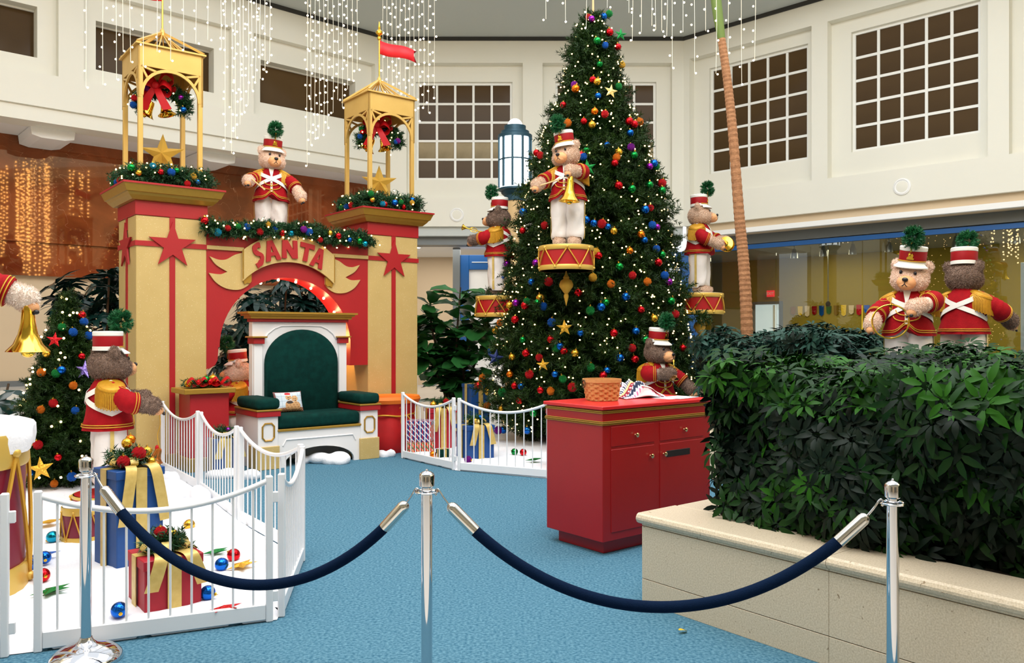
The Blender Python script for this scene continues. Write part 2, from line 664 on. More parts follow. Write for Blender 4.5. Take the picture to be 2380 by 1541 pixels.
def star_mesh(name, R, t, m, r=None):
    """faceted star, five points, raised centre on both sides, local XZ plane"""
    p = star_poly(R, r)
    vs = [(x, 0, z) for x, z in p] + [(0, -t, 0), (0, t, 0)]
    fs = []
    for i in range(10):
        j = (i + 1) % 10
        fs += [(i, j, 10), (j, i, 11)]
    b = MB()
    b.add(vs, fs)
    return b.mesh(name, m)
# ================================================================== ROOM
RC = Vector((4.2, 20.0, 0))
RROT = radians(-44.3)
LC = Vector((-3.0, 20.0, 0))
LROT = radians(42.0)
CEIL = 8.85
WIN = [0]


def s_on(px, C, rot):
    """distance along a wall from its corner where the line of sight through px meets it"""
    k = (px - CX) / F
    d = Vector((cos(rot), sin(rot), 0))
    return (k * C.y - C.x) / (d.x - k * d.y)


def window(parent_loc, rot, x0, x1, z0, z1, cols, rows, y=0.3, lit=False):
    WIN[0] += 1
    o = bpy.data.objects.new('window_%d' % WIN[0], None)
    COL.objects.link(o)
    o.location = parent_loc
    o.rotation_euler = (0, 0, rot)
    struct(o)
    fr = 0.06
    b = MB()
    b.box(x0, x1, y, y + .1, z1 - fr, z1)
    b.box(x0, x1, y, y + .1, z0, z0 + fr)
    b.box(x0, x0 + fr, y, y + .1, z0 + fr, z1 - fr)
    b.box(x1 - fr, x1, y, y + .1, z0 + fr, z1 - fr)
    b.build('window_frame', 'muntin_white', o)
    cw = (x1 - x0 - 2 * fr) / cols
    rh = (z1 - z0 - 2 * fr) / rows
    h = 0.028
    for i in range(1, cols):
        x = x0 + fr + i * cw
        MB().box(x - h, x + h, y + .01, y + .08, z0 + fr, z1 - fr).build('muntin', 'muntin_white', o)
    for j in range(1, rows):
        z = z0 + fr + j * rh
        b = MB()
        for i in range(cols):
            b.box(x0 + fr + i * cw + (h if i else 0), x0 + fr + (i + 1) * cw - (h if i < cols - 1 else 0), y + .015, y + .075, z - h, z + h)
        b.build('muntin', 'muntin_white', o)
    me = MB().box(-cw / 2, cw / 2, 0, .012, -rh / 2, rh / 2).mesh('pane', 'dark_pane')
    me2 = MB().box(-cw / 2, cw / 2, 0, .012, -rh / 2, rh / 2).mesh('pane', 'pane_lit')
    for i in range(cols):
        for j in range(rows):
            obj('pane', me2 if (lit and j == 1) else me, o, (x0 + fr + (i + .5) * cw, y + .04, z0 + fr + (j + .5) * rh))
    return o


def upper_wall(name, loc, rot, x0, x1, zb, zt, rec, rz0, rz1, wz0, wz1, dy=.22):
    b = MB()
    b.box(x0, x1, 0, .6, zb, rz0)
    b.box(x0, x1, 0, .6, rz1, zt)
    e = x0
    for xa, xb, wa, wb in rec:
        b.box(e, xa, 0, .6, rz0, rz1)
        e = xb
        b.box(xa, wa, dy, .6, rz0, rz1)
        b.box(wb, xb, dy, .6, rz0, rz1)
        b.box(wa, wb, dy, .6, rz0, wz0)
        b.box(wa, wb, dy, .6, wz1, rz1)
    b.box(e, x1, 0, .6, rz0, rz1)
    return struct(b.build(name, 'wall_cream', None, loc, rot))


# --- right wall, upper storey with three recessed paned windows
recs = []
for k in range(4):
    a = 0.16 + 3.41 * k
    recs.append((a, a + 3.06, a + .42, a + 2.88))
upper_wall('wall_right', RC, RROT, 0, 14.0, 4.22, CEIL, recs, 4.92, 8.28, 5.45, 8.0)
for r in recs[:3]:
    window(RC, RROT, r[2], r[3], 5.45, 8.0, 5, 5)
struct(MB().box(0, 14, .12, .6, 3.93, 4.22).build('trim_1', 'wall_beige', None, RC, RROT))
struct(MB().box(0, 14, .0, .12, 3.93, 4.04).build('trim_2', 'wall_white', None, RC, RROT))
struct(MB().box(0, 14, .45, .9, 3.68, 3.93).build('trim_3', 'grey_metal', None, RC, RROT))
struct(MB().box(0, 14, .36, .46, 3.58, 3.68).build('trim_4', 'blue_paint', None, RC, RROT))
# --- back wall
brec = [(GX(945, 20), GX(1215, 20), GX(964, 20), GX(1191, 20)), (GX(1261, 20), GX(1562, 20), GX(1292, 20), GX(1529, 20))]
upper_wall('wall_back', Vector((0, 20, 0)), 0, -3.0, 4.2, 4.22, CEIL, brec, 4.92, 8.22, 5.4, 7.82)
for r in brec:
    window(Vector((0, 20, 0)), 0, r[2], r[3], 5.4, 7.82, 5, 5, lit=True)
struct(MB().box(-3, 4.2, .1, .6, 4.0, 4.22).build('trim_5', 'ceiling_grey', None, (0, 20, 0)))
struct(MB().box(-3, 4.2, .3, .8, 3.8, 4.0).build('trim_6', 'grey_metal', None, (0, 20, 0)))
# alcove under the back gallery
struct(MB().box(-6.2, 4.35, 20.8, 25.5, 3.95, 4.1).build('ceiling_alcove', 'wall_white'))
struct(MB().box(-6.2, 4.35, 25.2, 25.4, 0, 3.95).build('wall_alcove', 'wall_beige'))
# --- left wall, upper gallery with plain dark openings
lz0, lz1 = 6.68, 7.62
lrec = []
for a, c, wa, wb in ((-260, 136, -200, 92), (195, 540, 229, 505), (590, 872, 613, 835)):
    lrec.append(tuple(s_on(p, LC, LROT) for p in (a, c, wa, wb)))
upper_wall('wall_left', LC, LROT, -15, 0.0, 5.75, CEIL, lrec, 6.36, 8.1, lz0, lz1, .18)
for r in lrec:
    WIN[0] += 1
    o = bpy.data.objects.new('window_%d' % WIN[0], None)
    COL.objects.link(o)
    o.location = LC
    o.rotation_euler = (0, 0, LROT)
    struct(o)
    b = MB()
    for z0, z1 in ((lz0, lz0 + .03), (lz1 - .03, lz1)):
        b.box(r[2], r[3], .42, .5, z0, z1)
    b.build('window_frame', 'muntin_white', o)
    n = 1
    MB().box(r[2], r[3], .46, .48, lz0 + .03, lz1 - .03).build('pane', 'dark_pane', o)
struct(MB().box(-15, 0, .06, .6, 5.48, 5.75).build('trim_7', 'wall_cream', None, LC, LROT))
struct(MB().box(-15, 0.4, .6, 2.0, 5.5, 5.7).build('ceiling_soffit', 'wall_white', None, LC, LROT))
for i, px in enumerate((140, 530)):
    s = s_on(px, LC, LROT)
    b = MB()
    b.prism([(s - .38, 5.49), (s + .38, 5.49), (s + .36, 5.33), (s + .2, 5.29), (s - .2, 5.29), (s - .36, 5.33)], .5, 1.58)
    struct(b.build('trim_%d' % (8 + i), 'wall_white', None, LC, LROT))
mb = MB()
mb.box(-15, 1.6, 1.6, 1.9, 3.42, 5.5)
mb.box(-15, 1.6, 1.66, 1.9, 3.36, 3.42)
mb.box(-15, 1.6, 1.6, 1.9, 2.75, 3.36)
struct(mb.build('wall_marble', 'red_marble', None, LC, LROT))
struct(MB().box(-15, 1.6, 1.75, 2.1, 0, 2.75).build('wall_lower_left', 'wall_beige', None, LC, LROT))
struct(MB().box(-15, 1.6, 1.70, 1.75, .55, .66).build('baseboard_left', 'grey_metal', None, LC, LROT))
struct(MB().box(-15, 1.2, .5, 1.75, 0, .55).build('trim_10', 'tile_floor', None, LC, LROT))
# dark strips painted in for the shaded gap between walls and ceiling
struct(MB().box(0, 14, -.03, .0, CEIL - .09, CEIL).build('trim_11', 'shadow_joint', None, RC, RROT))
struct(MB().box(-3.02, 4.22, -.03, 0, CEIL - .09, CEIL).build('trim_12', 'shadow_joint', None, (0, 20, 0)))
struct(MB().box(-15, 0, -.03, 0, CEIL - .09, CEIL).build('trim_13', 'shadow_joint', None, LC, LROT))
# ceiling ring; unseen skylight opening added, sized for the light it lets in
inner = [(-4.6, 16.3), (5.4, 16.3), (11, 10.2), (11, -1.5), (-10.5, -1.5), (-10.5, 10.6)]
outer = [(-8, 27), (9, 27), (22, 20), (22, -14), (-22, -14), (-22, 20)]
b = MB()
n = 6
b.add([(x, y, CEIL) for x, y in inner] + [(x, y, CEIL) for x, y in outer] + [(x, y, CEIL + .5) for x, y in inner],
      [(i, (i + 1) % n, n + (i + 1) % n, n + i) for i in range(n)] + [(i, (i + 1) % n, 2 * n + (i + 1) % n, 2 * n + i) for i in range(n)])
struct(b.build('ceiling', 'ceiling_grey'))
# the near side of the hall, behind the viewpoint
struct(MB().box(-14.6, 14.6, -10.4, -10.0, 0, CEIL).build('wall_near', 'wall_cream'))
struct(MB().box(14.2, 14.6, -10, 10.3, 0, CEIL).build('wall_near_right', 'wall_cream'))
struct(MB().box(-14.6, -14.1, -10, 10.0, 0, CEIL).build('wall_near_left', 'wall_cream'))
for i, (x, w) in enumerate(((-11.5, 2.2), (-7.8, 3.0), (-3.2, 2.6), (1.2, 2.4), (5.2, 3.2), (10.0, 2.8))):
    struct(MB().box(x - w / 2, x + w / 2, -10.06, -9.99, 0, 3.2).build('door_%d' % (i + 2), ('dark_pane', 'shadow_joint', 'column_tan')[i % 3]))  # unseen dark and tan panels, added for streaks in the chrome reflections
# floors
struct(MB().box(-24, 24, -12, 30, -.12, -.012).build('floor', 'tile_floor'))
car = MB()
car.prismz([(-9, 2.6), (12, 2.6), (12, 9), (4.5, 12.8), (0.2, 12.6), (-6.5, 11.8), (-9, 9)], -.012, 0.0)
struct(car.build('floor_carpet', 'carpet'))

# --- the shop behind the right-hand glass
shop = bpy.data.objects.new('wall_shopfront', None)
COL.objects.link(shop)
shop.location = RC
shop.rotation_euler = (0, 0, RROT)
struct(shop)
gx = [0.5, 2.2, 4.15, 6.1, 8.05, 10.0, 12.0]
for i in range(len(gx) - 1):
    MB().box(gx[i] + .008, gx[i + 1] - .008, .40, .415, .1, 3.58).build('glass_panel', 'shop_glass', shop)
MB().box(0.4, 12, .38, .44, 0, .1).build('sill_rail', 'blue_paint', shop)
MB().box(4.14, 4.16, .395, .42, .1, 2.2).build('glass_edge', 'yellow_edge', shop)
struct(MB().box(-4, 13, 4.4, 4.6, 0, 3.7).build('wall_shop_back', 'olive', None, RC, RROT))
struct(MB().box(4.36, 4.46, 20.5, 26.0, 0, 3.7).build('wall_shop_side', 'olive'))
b = MB()
b.add([(4.4, 20.4, 3.7), (13.5, 11.2, 3.7), (18, 14, 3.7), (10, 26, 3.7), (4.4, 26, 3.7)], [(0, 1, 2, 3, 4)])
struct(b.build('ceiling_shop', 'olive_ceiling'))
RD = Vector((cos(RROT), sin(RROT), 0))
RN = Vector((-sin(RROT), cos(RROT), 0))


def RW(s, y, z=0):
    return RC + RD * s + RN * y + Vector((0, 0, z))


for s in (2.2, 7.0):
    area('shop_fill', RW(s, 2.4, 3.6), 2.2, 75, (1.0, 0.9, 0.6), RW(s, 2.6, 0))  # fill added under the shop ceiling, where little skylight reaches
for i, px in enumerate((1780, 1848, 1917, 2002, 2160, 2300)):
    s = s_on(px, RC, RROT) + .2
    t = thing('spotlight', 'silver bell-shaped spotlight under the shop ceiling, %s from the palm trunk' % ('first', 'second', 'third', 'fourth', 'fifth', 'sixth')[i], 'spotlight', RW(s, 1.0, 3.48), group='spotlights behind the shop glass')
    MB().lathe([(.02, .1), (.035, .1), (.05, .04), (.075, -.02), (.085, -.13), (.07, -.13), (.03, -.05)], 14).build('shade', 'spot_metal', t)
    MB().tube([(0, 0, .1), (0, 0, .22)], .012, 6).build('stem', 'spot_metal', t)
t = thing('pendant_rod', 'thin pale pendant rod hanging inside the shop, left of the lit doorway', 'pendant', RW(2.9, 1.6, 0))
MB().tube([(0, 0, 2.35), (0, 0, 3.7)], .012, 6).build('rod', 'spot_metal', t)
MB().lathe([(.03, 2.35), (.06, 2.3), (.05, 2.24), (.02, 2.22)], 10).build('socket', 'black_rod', t)
# lit doorway and exit sign in the shop's back wall
sx = (W(1763, 700, 22.75) - RC).dot(RD)
o = bpy.data.objects.new('door_1', None)
COL.objects.link(o)
o.location = RW(sx, 4.36)
o.rotation_euler = (0, 0, RROT)
struct(o)
MB().box(-.36, .36, -.02, .02, 0, 2.42).build('door_glass', 'door_light', o)
b = MB()
b.box(-.44, -.36, -.05, .04, 0, 2.5)
b.box(.36, .44, -.05, .04, 0, 2.5)
b.box(-.36, .36, -.05, .04, 2.42, 2.5)
b.build('door_frame', 'grey_metal', o)
MB().box(.18, .24, -.04, -.02, .05, 2.4).build('door_edge', 'wall_white', o)
t = thing('exit_sign', 'small red EXIT sign above the lit shop doorway', 'sign', RW(sx + .12, 4.3, 2.72), RROT)
MB().cbox(-.11, .11, -.03, .03, -.09, .09, .008).build('sign_box', 'exit_red', t)
cu = bpy.data.curves.new('sign_text', 'FONT')
cu.body = 'EXIT'
cu.size = .11
cu.align_x = 'CENTER'
cu.extrude = .002
tmp = bpy.data.objects.new('tmp', cu)
COL.objects.link(tmp)
bpy.context.view_layer.update()
tm = bpy.data.meshes.new_from_object(tmp.evaluated_get(bpy.context.evaluated_depsgraph_get()))
bpy.data.objects.remove(tmp)
tm.materials.clear()
tm.materials.append(MATS['sign_white'])
obj('lettering', tm, t, (0, -.034, -.035), (pi / 2, 0, 0))
t = thing('wall_screen', 'dark wall screen on the olive wall left of the palm trunk', 'screen', (4.5, 22.5, 1.75), radians(90))
MB().cbox(-.9, .9, -.06, 0, -.5, .3, .01).build('panel', 'screen_dark', t)
MB().box(-.93, .93, -.04, .0, -.54, -.5).build('shelf_rail', 'grey_metal', t)
cols = ['orn_gold', 'orn_green', 'orn_blue', 'orn_red', 'wall_beige', 'yellow_edge']
for i in range(14):
    c = cols[(i * 5) % 6]
    hh = .22 + .1 * ((i * 7) % 5) / 5
    m = MB()
    m.prism([(-.07, hh / 2), (.07, hh / 2), (.06, -hh / 2 + .04), (0, -hh / 2), (-.06, -hh / 2 + .04)], -.012, 0)
    tag(m.build('paper_pennant', c, None, RW(sx + .75 + i * .2, 4.38, 2.28 - hh / 4), RROT), 'small coloured paper pennant in the row on the shop wall right of the doorway', 'pennant', 'paper pennants on the shop wall')
# white display board and yellow blind far right behind the glass
t = thing('display_board', 'tall pale display board behind the shop glass at the right edge', 'board', RW(6.9, 1.3), RROT)
MB().cbox(-.02, .62, 0, .03, .1, 3.0, .008).build('panel', 'paper', t)
MB().cbox(.62, .68, -.02, .05, 0, 3.1, .008).build('post', 'blue_paint', t)
t = thing('yellow_blind', 'yellow slatted blind glowing behind the glass at the right edge', 'blind', RW(8.0, 2.0), RROT)
for i in range(24):
    MB().box(-.3, .9, -.03 + .0, .03, .9 + i * .07, .95 + i * .07).build('slat', 'yellow_edge', t)
# corner panel and alcove portal in blue
t = thing('blue_corner_panel', 'blue corner panel with a white poster beside the tall tree', 'panel', (3.98, 19.55, 0))
MB().cbox(-.48, .5, 0, .25, 0, 3.55, .01).build('panel', 'blue_paint', t)
MB().cbox(-.34, -.02, -.02, 0, 2.2, 3.2, .005).build('poster', 'paper', t)
t = thing('blue_portal', 'blue door portal under the gallery behind the lamp post', 'doorway', (0, 22.4, 0))
MB().cbox(-1.62, -1.42, -.05, .15, 0, 3.94, .01).build('grey_post', 'grey_metal', t)
MB().cbox(-1.42, -1.18, 0, .12, 0, 3.75, .01).build('jamb', 'blue_paint', t)
MB().cbox(1.4, 1.64, 0, .12, 0, 3.75, .01).build('jamb', 'blue_paint', t)
MB().cbox(-1.18, 1.4, 0, .12, 3.35, 3.75, .01).build('header', 'blue_paint', t)
MB().box(-1.18, 1.4, .08, .1, 0, 3.35).build('panel', 'wall_white', t)
MB().cbox(-1.1, -.5, -.02, 0, 3.54, 3.56, .004).build('header_highlight', 'wall_white', t)  # white strip painted on the header in place of a faint highlight
for i, x in enumerate((-2.6, -3.6)):
    t = thing('downlight', ('round downlight in the alcove ceiling beside the right gold pillar', 'round downlight in the alcove ceiling hidden by the right pillar')[i], 'light', (x, 22.2 + i, 3.95))
    MB().lathe([(.16, 0), (.16, -.02), (.12, -.025)], 18).build('ring', 'wall_white', t)
    MB().lathe([(.115, -.02), (.115, -.028)], 18).build('lens', 'lamp_glass', t)
area('alcove_light', (-2.0, 22.8, 3.9), 3.0, 90, (1, .95, .88), (-2.0, 22.8, 0))
# speakers on the fascia
for pos, rot, lab in ((RW(s_on(2097, RC, RROT), -.0, 4.55), RROT, 'round white speaker grille on the right fascia'), ((GX(1062, 20), 20, 4.5), 0, 'round white speaker grille on the back fascia behind the lamp post')):
    t = thing('wall_speaker', lab, 'speaker', pos, rot)
    m = MB(Matrix.Rotation(pi / 2, 4, 'X'))
    m.lathe([(.17, 0), (.17, .02), (.14, .035), (.135, .02)], 24)
    m.build('bezel', 'wall_white', t)
    m = MB(Matrix.Rotation(pi / 2, 4, 'X'))
    m.lathe([(.132, .015), (.1, .024), (.001, .028)], 24)
    m.build('grille', 'wall_cream', t)

# --- lamp post
t = thing('lamp_post', 'tall lamp post with glowing white lantern left of the tall tree', 'lamp post', (GX(1197, 15), 15, 0))
MB().lathe([(.26, 0), (.26, .12), (.19, .2), (.185, 4.05)], 28).build('column', 'column_tan', t)
MB().lathe([(.2, 4.02), (.2, 4.12), (.25, 4.16), (.26, 4.2), (.31, 4.22), (.31, 4.25), (.27, 4.27)], 28).build('capital', 'lamp_teal', t)
z0, z1, zm = 4.27, 5.2, 4.77
for i in range(10):
    a = 2 * pi * i / 10 + .16
    p = Vector((cos(a) * .295, sin(a) * .295, 0))
    m = MB(Matrix.Translation(p) @ Matrix.Rotation(a, 4, 'Z'))
    m.box(-.014, .016, -.02, .02, z0, z1)
    m.build('rib', 'lamp_teal', t)
    a2 = a + pi / 10
    p = Vector((cos(a2) * .27, sin(a2) * .27, 0))
    for za, zb in ((z0, zm - .012), (zm + .012, z1 - .03)):
        m = MB(Matrix.Translation(p) @ Matrix.Rotation(a2, 4, 'Z'))
        m.box(-.005, .005, -.085, .085, za, zb)
        m.build('lamp_pane', 'lamp_glass', t)
MB().lathe([(.275, zm - .012), (.3, zm - .012), (.3, zm + .012), (.275, zm + .012)], 30, caps=False).build('ring', 'lamp_teal', t)
MB().lathe([(.315, z1 - .03), (.315, z1 + .03), (.26, z1 + .06), (.26, z1 + .1), (.2, z1 + .12), (.2, z1 + .2), (.15, z1 + .21)], 30).build('cap', 'lamp_teal', t)
m = MB()
m.ell((0, 0, z1 + .2), (.14, .14, .14), 20, 12)
m.build('globe', 'lamp_glass', t)
# ================================================================== ORNAMENT / GREENERY KIT
ORN_ME = {}


def orn_mesh(color, kind):
    k = (color, kind)
    if k not in ORN_ME:
        b = MB()
        if kind == 'smooth':
            b.ell((0, 0, 0), (1, 1, 1), 20, 12)
        else:
            nv, nu = 9, 14
            vs, fs = [], []
            for i in range(nv + 1):
                for j in range(nu):
                    th = pi * i / nv
                    rr = 1.0 + (0.09 if (i + j) % 2 else -0.07) * (1 if 0 < i < nv else 0)
                    an = 2 * pi * (j + .5 * (i % 2)) / nu
                    vs.append((max(sin(th), .02) * cos(an) * rr, max(sin(th), .02) * sin(an) * rr, -cos(th) * rr))
            for i in range(nv):
                for j in range(nu):
                    fs.append((i * nu + j, i * nu + (j + 1) % nu, (i + 1) * nu + (j + 1) % nu, (i + 1) * nu + j))
            b.add(vs, fs, 0, False)
        b.lathe([(.24, .93), (.24, 1.16), (.1, 1.2)], 8, 1)
        ring = [(.1 * cos(a) * 1.3, 0, 1.28 + .13 * sin(a)) for a in np.linspace(0, 2 * pi, 9)[:-1]]
        b.tube(ring, .03, 4, 1, closed=True)
        ORN_ME[k] = b.mesh('ball_ornament', [('orn_' if kind == 'smooth' else 'glit_') + color, 'gold_shiny'])
    return ORN_ME[k]


FIN = {'smooth': 'shiny', 'bumpy': 'faceted'}


def orn(color, kind, pos, r, label, group):
    o = obj('ball_ornament', orn_mesh(color, kind), None, pos, (random.uniform(-.3, .3), random.uniform(-.3, .3), random.uniform(0, 6)), r)
    return tag(o, label, 'ornament', group)


def garland(name, label, path, rad, dens, bulbs=14, needle='needles_garland', nl=.055, closed=False, bulb_r=.011, cat='garland'):
    P = [Vector(p) for p in path]
    seg = [(P[i + 1] - P[i]).length for i in range(len(P) - 1)]
    tot = sum(seg)
    base = P[0].copy()
    t = thing(name, label, cat, base)
    cum = np.concatenate([[0], np.cumsum(seg)])
    A = np.array([list(p - base) for p in P])

    def at(s):
        return np.stack([np.interp(s, cum, A[:, k]) for k in range(3)], -1)
    n = int(dens * tot)
    s = RNG.uniform(0, tot, n)
    c = at(s)
    tg = at(np.minimum(s + .02, tot)) - at(np.maximum(s - .02, 0))
    tg /= np.linalg.norm(tg, axis=1, keepdims=True) + 1e-9
    rv = RNG.normal(size=(n, 3))
    rv -= (rv * tg).sum(1, keepdims=True) * tg
    rv /= np.linalg.norm(rv, axis=1, keepdims=True) + 1e-9
    D = rv * .85 + tg * RNG.choice([-.6, .6], (n, 1)) + RNG.normal(size=(n, 3)) * .2
    D /= np.linalg.norm(D, axis=1, keepdims=True)
    L = rad * RNG.uniform(.55, 1.05, n)
    V = needles(c, D, L, 22, nl, .0055)
    obj('greenery', needle_mesh('greenery', V, needle), t)['kind'] = 'stuff'
    MB().tube([p - base for p in P], rad * .3, 6).build('core', 'tree_core', t)
    nb = int(bulbs * tot)
    if nb:
        s = (np.arange(nb) + RNG.uniform(.2, .8, nb)) * tot / nb
        c = at(s)
        rv = RNG.normal(size=(nb, 3)) + np.array([0, -1.0, .25])
        rv /= np.linalg.norm(rv, axis=1, keepdims=True)
        stuff(obj('light_bulbs', bulbs_mesh('light_bulbs', c + rv * rad * .95, bulb_r, 'bulb_warm'), t))
    return t, base, at, tot


def deck(at, base, tot, rad, cols, label, group, r=(.035, .05)):
    """hang balls along a garland on the side that faces the room"""
    n = len(cols)
    for i, c in enumerate(cols):
        s = (i + .5 + random.uniform(-.3, .3)) * tot / n
        p = Vector(at(np.array([s]))[0]) + base
        d = Vector((random.uniform(-.35, .35), -1, random.uniform(-.7, .8))).normalized()
        orn(c, random.choice(['smooth', 'bumpy']), p + d * rad * .95, random.uniform(*r), label.replace('COL', c), group)


# ================================================================== SANTA SET
UC = 4.40
PV = 10.605
PH = .405


def pillar(u, side):
    t = thing('gift_pillar', 'gold pillar with red ribbon and star, %s of the SANTA arch' % side, 'pillar', UV(u, PV), SETROT)
    MB().cbox(-PH, PH, -PH, PH, 0, 2.99, .006).build('shaft', 'gold_paint', t)
    MB().cbox(-PH - .012, PH + .012, -PH - .012, PH + .012, 2.99, 3.16, .004).build('red_band', 'red_paint', t)
    q = sqrt(2)
    prof = [(PH + .02, 3.16), (PH + .055, 3.165), (PH + .1, 3.21), (PH + .12, 3.24), (PH + .135, 3.245), (PH + .17, 3.33)]
    m = MB()
    m.lathe([(h * q, z) for h, z in prof], 4, 0, False, a0=pi / 4)
    m.build('cornice', 'gold_trim', t)
    MB().box(-PH - .18, PH + .18, -PH - .18, PH + .18, 3.33, 3.352).build('top_board', 'red_paint', t)
    MB().cbox(-PH - .03, PH + .03, -PH - .03, PH + .03, 0, .16, .005).build('plinth', 'gold_trim', t)
    w = .032
    for rot in ((0, -pi / 2) if side == 'left' else (0,)):
        M = Matrix.Rotation(rot, 4, 'Z')
        m = MB(M)
        m.prism([(-w, .16), (w, .16), (w, 2.56), (-w, 2.56)], -PH - .012, -PH + .002)
        m.build('ribbon', 'red_paint', t)
        m = MB(M)
        m.prism([(-w, 2.84), (w, 2.84), (w, 2.99), (-w, 2.99)], -PH - .012, -PH + .002)
        m.build('ribbon', 'red_paint', t)
        m = MB(M)
        m.prism([(-PH - .012, 2.63), (PH + .012, 2.63), (PH + .012, 2.69), (-PH - .012, 2.69)], -PH - .0125, -PH + .002)
        m.build('ribbon', 'red_paint', t)
        m = MB(M)
        p = star_poly(.285, .108)
        m.prism([(x, z + 2.65) for x, z in p], -PH - .032, -PH - .012)
        m.build('star', 'red_paint', t)
    return t


def tower(u, side, flagdir):
    t = thing('bell_tower', 'open gold bell tower with flag on the %s pillar' % side, 'tower', UV(u, PV, 3.352), SETROT)
    a = .375
    zb, zt, zr = 1.03, 1.65, 1.97
    for sx in (-1, 1):
        for sy in (-1, 1):
            m = MB()
            m.cbox(sx * (a - .03) - .027, sx * (a - .03) + .027, sy * (a - .03) - .027, sy * (a - .03) + .027, 0, zt, .004)
            m.build('post', 'gold_lantern', t)
    r = .315
    zc = 1.06
    for k in range(4):
        M = Matrix.Rotation(k * pi / 2, 4, 'Z')
        m = MB(M)
        y0, y1 = -a, -a + .022
        m.box(-a, a, y0, y1, zc + r + .03, zt)
        for sx in (-1, 1):
            m.box(min(sx * (r + .03), sx * a), max(sx * (r + .03), sx * a), y0, y1, zb, zc + r + .03)
        n = 18
        for i in range(n):
            a0, a1 = pi * i / n, pi * (i + 1) / n
            m.prism([(r * cos(a0), zc + r * sin(a0)), ((r + .035) * cos(a0), zc + (r + .035) * sin(a0)), ((r + .035) * cos(a1), zc + (r + .035) * sin(a1)), (r * cos(a1), zc + r * sin(a1))], y0, y1)
        for sx in (-1, 1):
            for ang in (38, 60):
                A = radians(ang)
                c0 = Vector((sx * (r + .03) * cos(A), (r + .03) * sin(A)))
                c1 = Vector((sx * (r + .03), r + .03)) * .99
                nn = Vector((-(c1 - c0).y, (c1 - c0).x)).normalized() * .012
                q = [c0 - nn, c1 - nn, c1 + nn, c0 + nn]
                m.prism([(p.x, p.y + zc) for p in q], y0, y1)
        m.build('arched_panel', 'gold_lantern', t)
    MB().box(-a - .03, a + .03, -a - .03, a + .03, zt, zt + .02).build('eaves_board', 'gold_lantern', t)
    for k in range(4):
        an = pi / 4 + k * pi / 2
        c = Vector((cos(an) * a * 1.44, sin(an) * a * 1.44, zt + .03))
        MB().tube([c, (0, 0, zr)], .02, 4, smooth=False).build('rafter', 'gold_lantern', t)
        m = MB()
        an2 = k * pi / 2
        for off in (-.14, .0, .14):
            tv = Vector((-sin(an2), cos(an2), 0)) * off
            e = Vector((cos(an2), sin(an2), 0)) * a + tv + Vector((0, 0, zt + .02))
            m.tube([e, (0, 0, zr - .02)], .009, 4, smooth=False)
        m.build('roof_slat', 'gold_lantern', t)
    MB().lathe([(.035, zr - .05), (.03, zr + .02), (.012, zr + .05)], 12).build('apex_cap', 'gold_lantern', t)
    MB().tube([(0, 0, zr), (0, 0, zr + .62)], .011, 8).build('flag_pole', 'gold_shiny', t)
    MB().lathe([(.008, zr + .58), (.03, zr + .6), (.032, zr + .63), (.012, zr + .65), (.05, zr + .68), (.052, zr + .71), (.012, zr + .75), (.02, zr + .77), (.004, zr + .86)], 14).build('finial', 'gold_shiny', t)
    fl = MB()
    n = 12
    vs, fs = [], []
    for i in range(n + 1):
        s = i / n
        x = s * .56 * flagdir
        y = .04 * sin(s * 7)
        sag = -.09 * s
        for j in range(3):
            h = .2 * (j / 2 - .5) * (1 - .15 * s)
            xx = x - (.1 * flagdir if (j == 1 and i == n) else 0)
            vs.append((xx, y, zr + .49 + sag + h))
    for i in range(n):
        for j in range(2):
            fs.append((i * 3 + j, (i + 1) * 3 + j, (i + 1) * 3 + j + 1, i * 3 + j + 1))
    fl.add(vs, fs, 0, True)
    fo = fl.build('flag', 'flag_red', t, recalc=False)
    fo.rotation_euler = (0, 0, -radians(22) if flagdir > 0 else radians(10))
    md = fo.modifiers.new('thick', 'SOLIDIFY')
    md.thickness = .004
    return t


BELL = [(.012, 0), (.03, -.005), (.04, -.03), (.048, -.08), (.06, -.12), (.085, -.155), (.1, -.165), (.092, -.16), (.05, -.115), (.03, -.05), (.002, -.03)]

